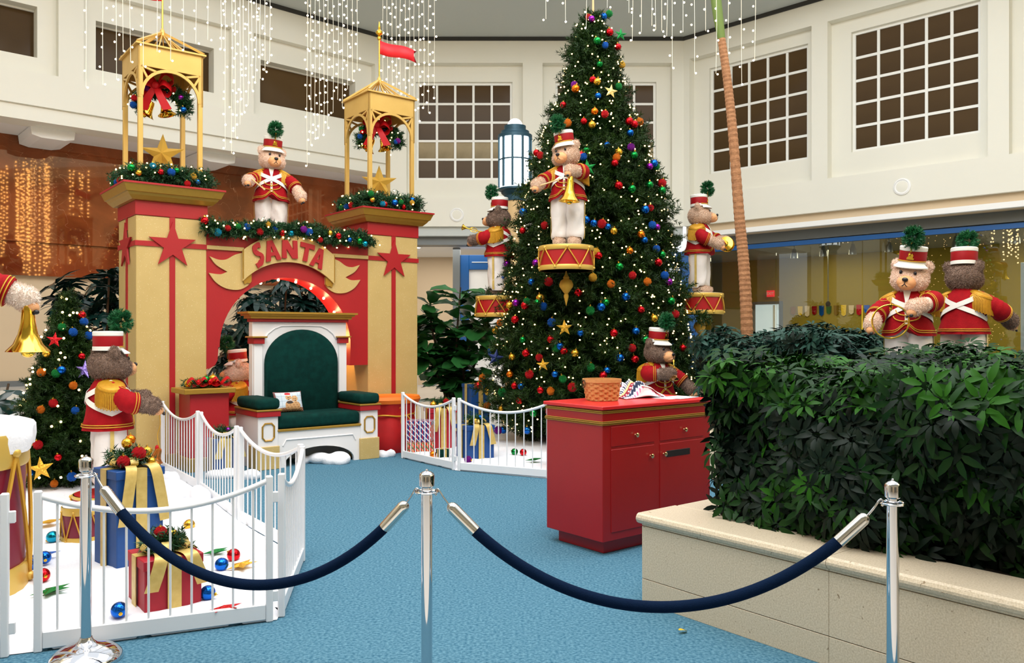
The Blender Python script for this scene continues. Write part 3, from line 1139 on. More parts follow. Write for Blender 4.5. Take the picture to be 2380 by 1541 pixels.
for u, side, fd in ((2.93, 'left', -1), (5.97, 'right', 1)):
    pillar(u, side)
    tower(u, side, fd)
    # greenery ring on the pillar top
    q = .40
    loc = [(-q, -q), (q, -q), (q, q), (-q, q), (-q, -q)]
    pts = []
    for (x0, y0), (x1, y1) in zip(loc[:-1], loc[1:]):
        for k in range(6):
            f = k / 6
            pts.append(UV(u + x0 + (x1 - x0) * f, PV + y0 + (y1 - y0) * f, 3.475))
    pts.append(pts[0])
    t, b, at, tot = garland('pillar_garland', 'lit pine garland with baubles around the top of the %s pillar' % side, pts, .18, 520, 15)
    deck(at, b, tot * .27, .16, ['green', 'gold', 'turquoise', 'red', 'blue', 'green', 'red', 'gold', 'blue'], 'COL ball in the garland on top of the %s pillar' % side, 'balls on the pillar garlands')
    for k, (c, du) in enumerate((('red', -.1), ('blue', .05), ('green', .2))):
        p = UV(u - q - .1, PV + du, 3.42)
        orn(c, 'bumpy', p, .045, '%s ball on the left flank of the %s pillar garland' % (c, side), 'balls on the pillar garlands')
    # star standing in the tower
    sm = star_mesh('gold_star', .27, .07, 'gold_glitter', .105)
    o = obj('gold_star', sm, None, UV(u, PV, 3.352 + .46), (radians(-8), radians(0), SETROT - radians(25)))
    tag(o, 'faceted gold star standing inside the %s bell tower' % side, 'star')
    # swag of greenery, bow and bells in the tower arch
    cz = 3.352 + 1.18
    rr = .27
    dx = Vector((cos(radians(12)), sin(radians(12)), 0))
    cen = UV(u, PV)
    pts = [cen + dx * (rr * cos(a)) + Vector((0, 0, cz - .12 + .2 * sin(a))) for a in np.linspace(pi * 1.08, -pi * .08, 16)]
    t, b, at, tot = garland('tower_swag', 'lit pine swag hanging in the arch of the %s bell tower' % side, pts, .14, 520, 18)
    deck(at, b, tot, .11, ['blue', 'red', 'green', 'purple', 'gold', 'green', 'blue', 'red', 'purple', 'blue'], 'COL ball on the swag inside the %s bell tower' % side, 'balls on the tower swags', (.03, .042))
    fw = Vector((0, -1, 0))
    t = thing('tower_bow', 'large red velvet bow on the swag of the %s bell tower' % side, 'bow', cen + Vector((0, -.15, cz + .08)))
    t.scale = (1.35,) * 3
    for sx in (-1, 1):
        for k, (ln, zz) in enumerate(((.15, .06), (.13, -.03))):
            P = catmull([(0, 0, 0), (sx * ln * .6, -.05, zz + .05), (sx * ln, 0, zz), (sx * ln * .6, .03, zz - .04), (0, .0, 0)], 5)
            m = MB()
            m.strip(P, [Vector((-.2 * sx, .5, .8))] * len(P), [Vector((0, -1, .2))] * len(P), .075, .004)
            m.build('loop', 'bow_red', t)
        P = catmull([(0, -.02, 0), (sx * .05, -.05, -.1), (sx * .11, -.04, -.22)], 6)
        m = MB()
        m.strip(P, [Vector((1, .3, .2 * sx))] * len(P), [Vector((0, -1, 0))] * len(P), [.05 + .03 * i / len(P) for i in range(len(P))], .004)
        m.build('tail', 'bow_red', t)
    MB().ell((0, -.03, 0), (.035, .03, .035), 12, 8).build('knot', 'bow_red', t)
    for k, (x, z, tilt, s) in enumerate(((-.07, -.1, .5, 1.15), (.06, -.09, -.25, 1.05))):
        t = thing('hanging_bell', 'gold bell under the bow of the %s bell tower, %s of the pair' % (side, ('left', 'right')[k]), 'bell', cen + dx * x + Vector((0, -.12, cz + z)))
        t.rotation_euler = (0, tilt, 0)
        MB(Matrix.Scale(s, 4)).lathe(BELL, 22).build('cup', 'gold_shiny', t)
        MB(Matrix.Scale(s, 4)).ell((0, 0, -.165), (.022, .022, .025), 10, 8).build('clapper', 'gold_shiny', t)

# --- arch between the pillars
t = thing('santa_arch', 'red arch board with gold SANTA ribbon between the gold pillars', 'arch', UV(UC, 10.2), SETROT)
ul, ur = -1.065, 1.165
zc, R0 = 1.43, .9
poly = [(ul, 2.83), (ul, 1.16), (ul + .05, 1.17), (ul + .11, 1.21), (ul + .14, 1.27), (ul + .15, 1.43), (-R0, 1.43)]
poly += [(R0 * cos(a), zc + R0 * sin(a)) for a in np.linspace(pi, 0, 33)[1:]]
poly += [(R0 - .01, 1.16), (ur, 1.16), (ur, 2.83)]
MB().prism(poly, .01, .42).build('board', 'red_paint', t)
MB().box(ul, ur, .03, .9, 2.72, 2.8).build('top_deck', 'red_paint', t)
for x0, x1 in ((ul, -.6), (.6, ur)):
    MB().cbox(x0, x1, -.015, .01, 2.636, 2.686, .004).build('rail', 'gold_paint', t)


def arcz(x, top, drop):
    Rr = (.63 ** 2 + drop ** 2) / (2 * drop)
    return top - (Rr - sqrt(max(Rr * Rr - x * x, 0)))


xs = np.linspace(-.63, .6, 25)
xs = np.linspace(-.63, .62, 25)
up = [(x, arcz(x, 2.885, .24)) for x in xs]
dn = [(x, arcz(x, 2.53, .27)) for x in xs][::-1]
MB().prism(up + dn, -.055, -.025).build('ribbon_centre', 'gold_paint', t)
for s in (-1, 1):
    def Z(p):
        return [(s * x, z) for x, z in p]
    tail = [(.62, 2.62)]
    tail += [(p.x, p.y) for p in catmull([Vector((.62, 2.62, 0)), Vector((.72, 2.585, 0)), Vector((.82, 2.525, 0)), Vector((.92, 2.515, 0)), Vector((1.03, 2.55, 0))], 4)][1:]
    tail += [(p.x, p.y) for p in catmull([Vector((1.03, 2.55, 0)), Vector((.95, 2.45, 0)), Vector((.81, 2.37, 0))], 4)][1:]
    tail += [(p.x, p.y) for p in catmull([Vector((.81, 2.37, 0)), Vector((.9, 2.335, 0)), Vector((1.04, 2.345, 0))], 4)][1:]
    tail += [(p.x, p.y) for p in catmull([Vector((1.04, 2.345, 0)), Vector((.95, 2.23, 0)), Vector((.82, 2.16, 0)), Vector((.67, 2.15, 0)), Vector((.56, 2.2, 0)), Vector((.51, 2.26, 0))], 4)][1:]
    tail += [(.51, 2.36), (.58, 2.36)]
    MB().prism(Z(tail), -.012, .012).build('ribbon_tail', 'gold_paint', t)
    MB().prism(Z([(.62, 2.28), (.6, 2.22), (.565, 2.24), (.53, 2.235), (.51, 2.26), (.51, 2.36), (.56, 2.33)]), -.03, -.014).build('ribbon_fold', 'gold_trim', t)
    P = [Vector((s * x, -.055, z)) for x, z in ((.625, 2.29), (.625, 2.66))]
    MB().tube(P, .006, 5).build('ribbon_edge', 'gold_trim', t)
# letters
LA = [[(0, 0), (.3, 0), (.37, .24), (.42, .42), (.5, .74), (.5, 1), (.33, 1)], [(.7, 0), (1, 0), (.67, 1), (.5, 1), (.5, .74), (.58, .42), (.63, .24)], [(.37, .24), (.63, .24), (.58, .42), (.42, .42)]]
LN = [[(0, 0), (.3, 0), (.28, .52), (.66, 0), (1, 0), (.98, 1), (.7, 1), (.72, .47), (.36, 1), (.03, 1)]]
LT = [[(.34, 0), (.64, 0), (.62, .74), (1, .72), (.98, 1), (0, 1), (.02, .74), (.36, .74)]]
cl = catmull([Vector((.95, .86, 0)), Vector((.72, .9, 0)), Vector((.42, .8, 0)), Vector((.34, .64, 0)), Vector((.58, .52, 0)), Vector((.76, .38, 0)), Vector((.66, .18, 0)), Vector((.4, .07, 0)), Vector((.08, .0, 0))], 4)
lft, rgt = [], []
for i, p in enumerate(cl):
    tg = (cl[min(i + 1, len(cl) - 1)] - cl[max(i - 1, 0)]).normalized()
    nn = Vector((-tg.y, tg.x, 0)) * (.15 + .02 * sin(i))
    lft.append((p.x + nn.x, p.y + nn.y * .8))
    rgt.append((p.x - nn.x, p.y - nn.y * .8))
LS = [[lft[i], lft[i + 1], rgt[i + 1], rgt[i]] for i in range(len(cl) - 1)]
for nm, L, cx, czz, w, h in (('S', LS, -.445, 2.605, .155, .275), ('A', LA, -.262, 2.664, .21, .26), ('N', LN, -.018, 2.695, .215, .235), ('T', LT, .215, 2.67, .205, .24), ('A', LA, .385, 2.605, .185, .26)):
    ang = -cx * .85
    m = MB(Matrix.Translation((cx, 0, czz)) @ Matrix.Rotation(-ang, 4, 'Y'))
    for pg in L:
        m.prism([((x - .5) * w, (z - .5) * h) for x, z in pg], -.08, -.054)
    m.build('letter', 'red_paint', t)['label'] = 'red letter %s' % nm
# marquee bulbs under the arch
for k, a in enumerate((32, 48, 63, 78, 94, 110, 128, 146)):
    A = radians(a)
    p = Vector((cos(A) * (R0 - .02), .2, zc + sin(A) * (R0 - .02)))
    m = MB()
    m.ell(p, (.018, .018, .018), 10, 8)
    m.build('bulb', 'bulb_marquee', t)
    if k % 2 == 0 or k < 3:
        point('arch_bulb_light', UV(UC + p.x * .93, 10.2 + .2, zc + sin(A) * (R0 - .09)), 2.2, (1, .42, .2), .02)
point('arch_back_light', UV(UC + .8, 10.7, 1.5), 22, (1, .48, .14), .06)
point('arch_back_light', UV(UC - .45, 10.95, 1.9), 14, (1, .48, .2), .06)
pts = [UV(UC + x, 10.12 + (.06 if abs(x) < .2 else 0), 2.9 + (.045 if abs(x) < .4 else 0) + .015 * sin(x * 9)) for x in np.linspace(-1.12, 1.16, 24)]
t, b, at, tot = garland('arch_garland', 'lit pine garland with baubles along the top of the SANTA arch', pts, .155, 560, 20, bulb_r=.012)
deck(at, b, tot, .115, ['red', 'turquoise', 'red', 'green', 'blue', 'red', 'gold', 'blue', 'red', 'turquoise', 'purple', 'blue', 'red', 'gold', 'red', 'blue', 'green', 'turquoise'], 'COL ball in the garland over the SANTA sign', 'balls on the arch garland', (.036, .05))

# --- throne
TV = 9.29
t = thing('santa_throne', 'white throne with green velvet cushions under the SANTA arch', 'throne', UV(4.42, TV), SETROT)
for s in (-1, 1):
    x0, x1 = sorted((s * .79, s * .545))
    arm = MB().cbox(x0, x1, 0, .72, .0, .62, .006).build('arm_block', 'throne_white', t)
    MB().cbox(x0 - .012, x1 + .012, -.02, .3, 0, .27, .005).build('plinth', 'gold_paint', t)
    MB().cbox(x0 - .022, x1 + .022, -.03, .7, .62, .685, .004).build('arm_cap', 'red_paint', t)
    MB().cbox(x0 - .03, x1 + .03, -.04, .7, .685, .705, .004).build('arm_trim', 'gold_trim', t)
    MB().cbox(x0 - .02, x1 + .02, -.03, .66, .705, .835, .045).build('arm_cushion', 'green_velvet', t)
    cx = (x0 + x1) / 2
    oc = [(cx - .04, .34), (cx + .04, .34), (cx + .07, .375), (cx + .07, .505), (cx + .04, .54), (cx - .04, .54), (cx - .07, .505), (cx - .07, .375)]
    MB().tube([(x, -.006, z) for x, z in oc], .011, 5, closed=True, smooth=False).build('oval_moulding', 'gold_trim', t)
# apron
ap = [(-.545, .43), (-.545, .0), (-.46, 0)] + [(.46 * cos(a), .03 + .19 * sin(a)) for a in np.linspace(pi, 0, 17)] + [(.46, 0), (.545, 0), (.545, .43)]
MB().prism(ap, .02, .06).build('apron', 'throne_white', t)
MB().tube([(-.48, .016, .26), (-.44, .016, .33), (.44, .016, .33), (.48, .016, .26)], .009, 5, smooth=False).build('apron_moulding', 'throne_white', t)
MB().cbox(-.56, .56, .0, .64, .43, .46, .005).build('seat_rail', 'gold_trim', t)
MB().cbox(-.54, .54, .0, .62, .46, .62, .045).build('seat_cushion', 'green_velvet', t)
MB().cbox(-.62, .66, .62, .74, 0, 1.745, .006).build('back_panel', 'throne_white', t)
MB().cbox(-.635, .675, .58, .76, 1.745, 1.785, .004).build('frieze', 'red_paint', t)
m = MB()
for z0, z1, e in ((1.785, 1.82, .03), (1.82, 1.845, .06), (1.845, 1.87, .09)):
    m.box(-.635 - e, .675 + e, .58 - e, .76 + e, z0, z1)
m.build('cornice', 'gold_trim', t)
for s in (-1, 1):
    x0, x1 = sorted((s * .52 + .02, s * .63 + .02))
    MB().cbox(x0, x1, .59, .63, .46, 1.5, .005).build('pilaster', 'throne_white', t)
    MB().cbox(x0 - .015, x1 + .015, .56, .77, 1.47, 1.545, .004).build('capital', 'red_paint', t)
    MB().cbox(x0 - .04, x1 + .04, .53, .79, 1.545, 1.565, .004).build('capital_trim', 'gold_trim', t)
m = MB()
arc = [(-.47, 1.53), (-.42, 1.6), (-.34, 1.66), (-.25, 1.695), (-.1, 1.7), (.14, 1.7), (.29, 1.695), (.38, 1.66), (.46, 1.6), (.51, 1.53)]
m.tube([(x, .617, z) for x, z in arc], .012, 6)
m.build('arch_moulding', 'throne_white', t)
hw = .49
outl = [(-hw, .6)] + [(hw * cos(a), 1.22 + .43 * sin(a)) for a in np.linspace(pi, 0, 25)] + [(hw, .6)]
m = MB()
rings = []
for e, y in ((0, .63), (0, .565), (.02, .545), (.06, .535)):
    rings.append([((x * (1 - e / hw)), y, .6 + (z - .6) * (1 - e / 1.05) + (e * .3 if z < .61 else 0)) for x, z in outl])
n = len(outl)
vs = [p for r in rings for p in r]
fs = [(i * n + j, i * n + (j + 1) % n, (i + 1) * n + (j + 1) % n, (i + 1) * n + j) for i in range(3) for j in range(n)]
fs.append([3 * n + j for j in range(n)])
m.add([(p[0] + .02, p[1], p[2]) for p in vs], fs, 0, True)
m.build('back_cushion', 'green_velvet', t, sharp=60)


# printed cushion on the seat
def grid_print(name, w, h, nx, ny, fn_col, fn_pos, matn):
    vs, fs = [], []
    for j in range(ny + 1):
        for i in range(nx + 1):
            vs.append(fn_pos(i / nx, j / ny))
    for j in range(ny):
        for i in range(nx):
            a = j * (nx + 1) + i
            fs.append((a, a + 1, a + nx + 2, a + nx + 1))
    me = bpy.data.meshes.new(name)
    me.from_pydata(vs, [], fs)
    ca = me.color_attributes.new('print', 'FLOAT_COLOR', 'POINT')
    for k in range(len(vs)):
        i, j = k % (nx + 1), k // (nx + 1)
        ca.data[k].color = lin(fn_col(i / nx, j / ny))
    me.polygons.foreach_set('use_smooth', [True] * len(fs))
    me.materials.append(MATS[matn])
    me.update()
    return me


def puppy(x, y):
    def blob(cx, cy, rx, ry):
        return ((x - cx) / rx) ** 2 + ((y - cy) / ry) ** 2 < 1
    if x < .04 or x > .96 or y > .95:
        return (140, 96, 96)
    if blob(.43, .86, .11, .07) and y > .8:
        return (200, 30, 40)
    if blob(.45, .79, .1, .025):
        return (244, 240, 240)
    for cx, cy in ((.46, .68), (.42, .68), (.64, .6), (.70, .6)):
        if blob(cx, cy, .018, .022):
            return (40, 26, 22)
    for cx, cy in ((.44, .58), (.68, .5)):
        if blob(cx, cy, .026, .024):
            return (50, 30, 26)
    if blob(.44, .68, .11, .14) or blob(.66, .6, .12, .16):
        return (214, 172, 124) if (sin(x * 60) + sin(y * 70)) > -.9 else (186, 138, 92)
    if blob(.47, .42, .12, .07):
        return (60, 54, 52)
    if blob(.47, .28, .17, .24) or blob(.7, .26, .16, .2):
        return (206, 160, 110) if (sin(x * 50 + y * 20) + sin(y * 60)) > -.8 else (170, 120, 76)
    if y < .18:
        return (188, 140, 104) if sin(x * 70 + sin(y * 60) * 2) > -.2 else (130, 88, 64)
    if abs((x * 5) % 1 - .5) > .47 or abs((y * 4) % 1 - .5) > .47:
        return (150, 172, 190)
    return (206, 220, 230)


t = thing('printed_cushion', 'small cushion printed with two puppies on the green throne seat', 'cushion', UV(4.19, TV + .40, .615), SETROT + radians(3))
t.rotation_euler = (radians(-17), 0, SETROT + radians(3))


def pos_f(sgn):
    def f(a, b):
        x, z = (a - .5) * 2, (b - .5) * 2
        puff = .065 * max(0, (1 - x ** 4)) ** .6 * max(0, (1 - z ** 4)) ** .6
        pin = 1 - .06 * (1 - z * z) * abs(x) - .0
        return (x * .19 * (1 - .05 * (1 - z * z)), sgn * puff, .135 + z * .132 * (1 - .06 * (1 - x * x)))
    return f


obj('front_print', grid_print('front_print', 1, 1, 90, 64, puppy, pos_f(-1), 'printed_cloth'), t)
obj('back_cover', grid_print('back_cover', 1, 1, 24, 16, lambda a, b: (120, 90, 90), pos_f(1), 'printed_cloth'), t)

# --- pedestal by the left pillar
pu, pv = 3.2, 9.86
t = thing('red_pedestal', 'red pedestal with gold top in front of the left pillar', 'pedestal', UV(pu, pv), SETROT)
MB().cbox(-.23, .22, -.21, .21, .16, .9, .006).build('body', 'red_paint', t)
MB().cbox(-.25, .24, -.23, .23, 0, .16, .006).build('base', 'gold_trim', t)
MB().cbox(-.31, .28, -.27, .25, .9, .96, .006).build('top', 'gold_trim', t)
bx = MB()
bx.box(-.12, .1, -.215, -.205, .62, .63)
t = thing('pedestal_arrangement', 'pine sprigs with red ribbon bows and balls on the red pedestal', 'decoration', UV(pu, pv, .96), SETROT)
n = 170
P = np.stack([RNG.uniform(-.2, .2, n), RNG.uniform(-.12, .12, n), RNG.uniform(.0, .05, n)], -1)
D = np.stack([RNG.normal(size=n), RNG.normal(size=n) * .8, np.abs(RNG.normal(size=n)) * .6 + .05], -1)
D /= np.linalg.norm(D, axis=1, keepdims=True)
V = needles(P, D, RNG.uniform(.06, .12, n), 20, .05, .005)
V[:, 2] = np.maximum(V[:, 2], .003)
stuff(obj('greenery', needle_mesh('greenery', V, 'needles_garland'), t))
for x, z, c in ((-.22, .06, 'gold'), (.02, .07, 'red'), (-.02, .1, 'green'), (.1, .05, 'red'), (-.1, .06, 'red'), (.06, .11, 'gold')):
    obj('bauble', orn_mesh(c, 'smooth'), t, (x, -.12, z), None, .045)
for x in (-.13, .14):
    for s in (-1, 1):
        Pp = catmull([(x, -.16, .05), (x + s * .07, -.2, .12), (x + s * .12, -.16, .06), (x + s * .06, -.15, .03), (x, -.16, .05)], 4)
        m = MB()
        m.strip(Pp, [Vector((0, .8, .5))] * len(Pp), [Vector((0, -.5, 1))] * len(Pp), .05, .004)
        m.build('ribbon_loop', 'bow_red', t)

# --- red sack right of the throne
t = thing('gift_sack', 'red velvet sack with orange lining and tasselled cord beside the throne', 'sack', UV(5.66, 9.78), SETROT)
m = MB()
vs, fs = [], []
prof = [(.36, 0), (.4, .08), (.4, .25), (.36, .42), (.34, .5), (.36, .56), (.42, .7)]
nn = 40
for r, z in prof:
    for j in range(nn):
        a = 2 * pi * j / nn
        k = 1 + (.05 if .3 < z < .6 else .03) * sin(9 * a) + .02 * sin(17 * a)
        vs.append((r * k * cos(a), r * .8 * k * sin(a), z))
for i in range(len(prof) - 1):
    for j in range(nn):
        fs.append((i * nn + j, i * nn + (j + 1) % nn, (i + 1) * nn + (j + 1) % nn, (i + 1) * nn + j))
fs.append(list(range(nn))[::-1])
m.add(vs, fs, 0, True)
m.build('cloth', 'red_velvet', t)
m = MB()
m.lathe([(.425, .66), (.45, .71), (.43, .75), (.38, .73), (.36, .6), (.3, .55)], 40, sx=1, sy=.8)
m.build('lining_roll', 'orange_lining', t)
m = MB()
m.tube([(.37 * cos(a), .3 * sin(a), .5 + .01 * sin(5 * a)) for a in np.linspace(0, 2 * pi, 41)[:-1]], .012, 6, closed=True)
m.tube(catmull([(.1, -.3, .5), (.15, -.34, .4), (.13, -.36, .25), (.14, -.37, .16)], 5), .009, 5)
m.tube(catmull([(.02, -.3, .5), (-.02, -.35, .42), (.0, -.36, .36)], 5), .009, 5)
m.build('cord', 'gold_fringe', t)
for x, z in ((.14, .16), (.0, .36)):
    m = MB()
    m.lathe([(.006, 0), (.022, -.012), (.022, -.035), (.016, -.042), (.032, -.11), (.002, -.112)], 12, c=(x, -.37, z))
    m.build('tassel', 'gold_fringe', t)
# ================================================================== CHRISTMAS TREES
def make_tree(label, X, Y, z0, ZP, RP, nb, bulbs, name='christmas_tree', scale=1.0, bulb_r=.013):
    t = thing(name, label, 'tree', (X, Y, z0))
    Z = np.array(ZP)
    R = np.array(RP)
    # inner boughs
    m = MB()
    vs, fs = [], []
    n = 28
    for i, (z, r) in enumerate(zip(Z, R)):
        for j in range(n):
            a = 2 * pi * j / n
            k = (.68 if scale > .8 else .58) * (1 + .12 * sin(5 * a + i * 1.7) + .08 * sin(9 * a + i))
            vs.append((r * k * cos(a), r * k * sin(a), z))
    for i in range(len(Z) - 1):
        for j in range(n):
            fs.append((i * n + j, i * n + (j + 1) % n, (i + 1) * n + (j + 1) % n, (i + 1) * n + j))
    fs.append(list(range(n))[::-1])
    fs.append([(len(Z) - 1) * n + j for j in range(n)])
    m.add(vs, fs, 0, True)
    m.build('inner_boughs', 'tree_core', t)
    MB().lathe([(.07 * scale + .03, 0), (.05 * scale + .02, Z[0] + .2)], 10).build('trunk', 'bark', t)
    # boughs: z weighted by circumference
    zz = RNG.uniform(Z[0], Z[-1], nb * 4)
    rr = np.interp(zz, Z, R)
    keep = RNG.uniform(0, R.max(), len(zz)) < rr + .1 * scale
    zz, rr = zz[keep][:nb], rr[keep][:nb]
    k = len(zz)
    an = RNG.uniform(0, 2 * pi, k)
    # tiers: the radius swells and shrinks with height
    tier = 1 + .07 * np.sin(zz / (0.34 * scale + .06) * 2 * pi + 2 * np.sin(an * 2))
    ro = rr * tier * RNG.uniform(.82, 1.1, k)
    e = np.stack([np.cos(an), np.sin(an), np.zeros(k)], -1)
    ro[::17] *= 1.13
    tips = e * ro[:, None] + np.stack([np.zeros(k)] * 2 + [zz], -1)
    PP, DD, LL = [], [], []
    q = 7
    bl = .2 * scale + .05
    for j in range(q):
        d = e * RNG.uniform(.4, 1.0, (k, 1)) + RNG.normal(size=(k, 3)) * .55
        d[:, 2] += .12
        d /= np.linalg.norm(d, axis=1, keepdims=True)
        PP.append(tips - e * (bl * RNG.uniform(.55, 1.0, (k, 1))))
        DD.append(d)
        LL.append(RNG.uniform(.6, 1.0, k) * bl * .85)
    V = needles(np.concatenate(PP), np.concatenate(DD), np.concatenate(LL), 20, .05 * scale + .02, .005 * scale + .0018)
    V[:, 2] = np.maximum(V[:, 2], .01)
    stuff(obj('needles', needle_mesh('needles', V, 'needles'), t))
    zb = RNG.uniform(Z[0] + .05, Z[-1], bulbs * 4)
    rb = np.interp(zb, Z, R)
    kp = RNG.uniform(0, R.max(), len(zb)) < rb + .12 * scale
    zb, rb = zb[kp][:bulbs], rb[kp][:bulbs]
    ab = RNG.uniform(0, 2 * pi, len(zb))
    pts = np.stack([np.cos(ab) * rb * 1.0, np.sin(ab) * rb * 1.0, zb], -1)
    stuff(obj('light_bulbs', bulbs_mesh('light_bulbs', pts, bulb_r, 'bulb_warm'), t))
    return t


TX, TY = 1.19, 12.0
TZ_ = [.12, .3, .8, 1.5, 2.1, 2.7, 3.4, 3.97, 4.6, 5.2, 5.75, 6.1, 6.26]
TR_ = [1.0, 1.33, 1.48, 1.42, 1.32, 1.2, 1.08, .95, .72, .48, .38, .26, .1]
make_tree('tall lit Christmas tree with bears on drums around it', TX, TY, 0, TZ_, TR_, 3300, 1150, bulb_r=.0115)


def on_tree(px, py, X=TX, Y0=TY, Z=TZ_, R=TR_, z0=0, out=1.03):
    """point where the line of sight through a pixel meets the tree's outer surface"""
    kx, kz = (px - CX) / F, (HY - py) / F
    best = None
    for y in np.arange(Y0 - max(R) - .1, Y0 + .3, .02):
        x, z = kx * y, H + kz * y
        rr = np.interp(z - z0, Z, R) * out
        d = sqrt((x - X) ** 2 + (y - Y0) ** 2) - rr
        if d <= 0:
            return Vector((x, y, z))
        if best is None or d < best[0]:
            best = (d, Vector((x, y, z)))
    return best[1]


B = '''r1368,40 p1375,44 b1402,39 g1416,32 r1417,75 g1388,95 b1407,105 r1436,109 g1394,149 y1446,151 r1378,185 y1388,190 p1335,197 o1338,206 b1390,223 g1438,201
r1309,244 o1382,259 r1406,265 r1357,282 y1376,290 o1319,286 r1463,282 r1474,289 o1487,283 b1465,309 b1411,337 p1467,342 g1364,349 r1350,360 b1356,364 g1474,361 y1438,354 o1433,366 r1429,379
r1247,355 r1256,361 b1520,380 p1510,387 g1525,387 r1438,431 g1510,430 r1539,426 g1469,439 g1539,443 r1245,440 b1216,493 b1500,487 r1512,483 b1362,511 b1380,519 r1399,520 b1413,527 y1427,537
b1516,523 p1527,528 r1215,536 r1266,524 o1490,545 b1498,558 b1526,578 o1464,583 r1391,594 y1384,587 g1539,592 p1178,614 b1164,645 p1245,611 y1256,693 g1224,700 r1220,710 g1250,704 b1263,712
p1199,704 y1184,710 o1162,750 y1151,768 r1197,743 b1282,749 b1349,774 r1427,774 g1372,722 b1397,714 g1408,703 y1378,645 r1344,680 b1140,816 o1121,879 r1111,897 y1134,910 o1132,944 r1196,897
b1211,898 r1253,831 r1222,821 r1256,907 o1280,909 r1207,931 y1165,951 p1158,1000 b1170,999 b1290,870 g1167,912 r1280,789 b1301,805 g1292,809 r1311,816 y1336,821 r1469,809 b1441,832 r1476,835
g1373,854 b1411,861 r1402,873 g1308,881 r1588,809 b1605,807 r1470,640 g1440,620 b1455,690 o1505,655 r1490,720 g1560,700 b1545,640 y1520,740 p1555,655 r1570,730 b1478,770 g1500,790 o1420,660 r1530,610
b1235,655 r1275,655 g1215,790 y1190,830 r1230,870 b1160,700 g1240,960 r1330,900 o1185,870 b1225,1000 g1310,950'''.split()
CN = {'r': 'red', 'b': 'blue', 'g': 'green', 'y': 'gold', 'o': 'orange', 'p': 'purple'}
seen = {}
for i, s in enumerate(B):
    c = CN[s[0]]
    px, py = [float(v) for v in s[1:].split(',')]
    p = on_tree(px, py)
    kind = 'smooth' if (i * 7) % 3 else 'bumpy'
    zone = 'top' if py < 200 else 'upper' if py < 400 else 'middle' if py < 700 else 'lower'
    sd = 'left side' if px < 1300 else 'right side' if px > 1440 else 'centre'
    orn(c, kind, p, random.uniform(.046, .06), '%s %s ball on the tall tree, %s %s' % (FIN[kind], c, zone, sd), 'balls on the tall tree')

for nm, px, py, R_, c, lab in (('tree_star', 1420, 212, .105, 'glit_pale', 'pale gold star high on the tall tree'), ('tree_star', 1312, 762, .11, 'glit_gold', 'gold star at the middle of the tall tree below the hanging finial'),
                               ('tree_star', 1443, 80, .1, 'glit_green', 'green star near the top right of the tall tree'), ('tree_star', 1366, 390, .12, 'glit_green', 'green star beside the shoulder of the bear on the tall tree'),
                               ('tree_star', 1152, 832, .13, 'glit_navy', 'dark blue star low on the left of the tall tree'), ('tree_star', 1262, 848, .09, 'glit_gold', 'small gold star low on the front of the tall tree')):
    p = on_tree(px, py, out=1.08)
    tag(obj(nm, star_mesh('tree_star', R_, .022, c, R_ * .4), None, p, (radians(-8), random.uniform(-.25, .25), random.uniform(-.3, .3))), lab, 'star')
# spike above the top
tag(MB().tube([(TX, TY, 6.15), (TX, TY, 6.6)], [.02, .012], 6).build('tree_spike', 'stick_wood'), 'thin wooden spike on the tip of the tall tree', 'spike')

LX, LY = GX(158, 8.4), 8.4
LZ_ = [.1, .2, .5, .9, 1.3, 1.65, 1.9, 2.0]
LR_ = [.38, .48, .49, .42, .32, .21, .11, .03]
make_tree('small lit Christmas tree at the left behind the bear', LX, LY, .0, LZ_, LR_, 1000, 130, scale=.45, bulb_r=.0135)
for s in '''b195,748 r190,732 b170,772 b206,780 g144,760 r190,828 o96,866 g130,868 b143,860 o170,896 r124,937 o95,952 b175,954 r135,1063 r88,1034 g70,985 b167,1108 o126,1124 y108,822 b70,1100'''.split():
    px, py = [float(v) for v in s[1:].split(',')]
    p = on_tree(px, py, LX, LY, LZ_, LR_)
    k = random.choice(['smooth', 'bumpy'])
    orn(CN[s[0]], k, p, random.uniform(.034, .046), '%s ball on the small tree at the left%s' % (CN[s[0]], ', near its top' if py < 830 else ', near its foot' if py > 1020 else ', at mid height'), 'balls on the small tree')
for px, py, R_, c, lab in ((196, 860, .1, 'glit_lilac', 'lilac glitter star on the small tree beside the bear'), (127, 790, .08, 'glit_red', 'red star near the top of the small tree'), (95, 1090, .12, 'glit_gold', 'gold glitter star at the foot of the small tree')):
    p = on_tree(px, py, LX, LY, LZ_, LR_, out=1.15)
    tag(obj('tree_star', star_mesh('tree_star', R_, .02, c, R_ * .4), None, p, (radians(-8), random.uniform(-.25, .25), random.uniform(-.3, .3))), lab, 'star')
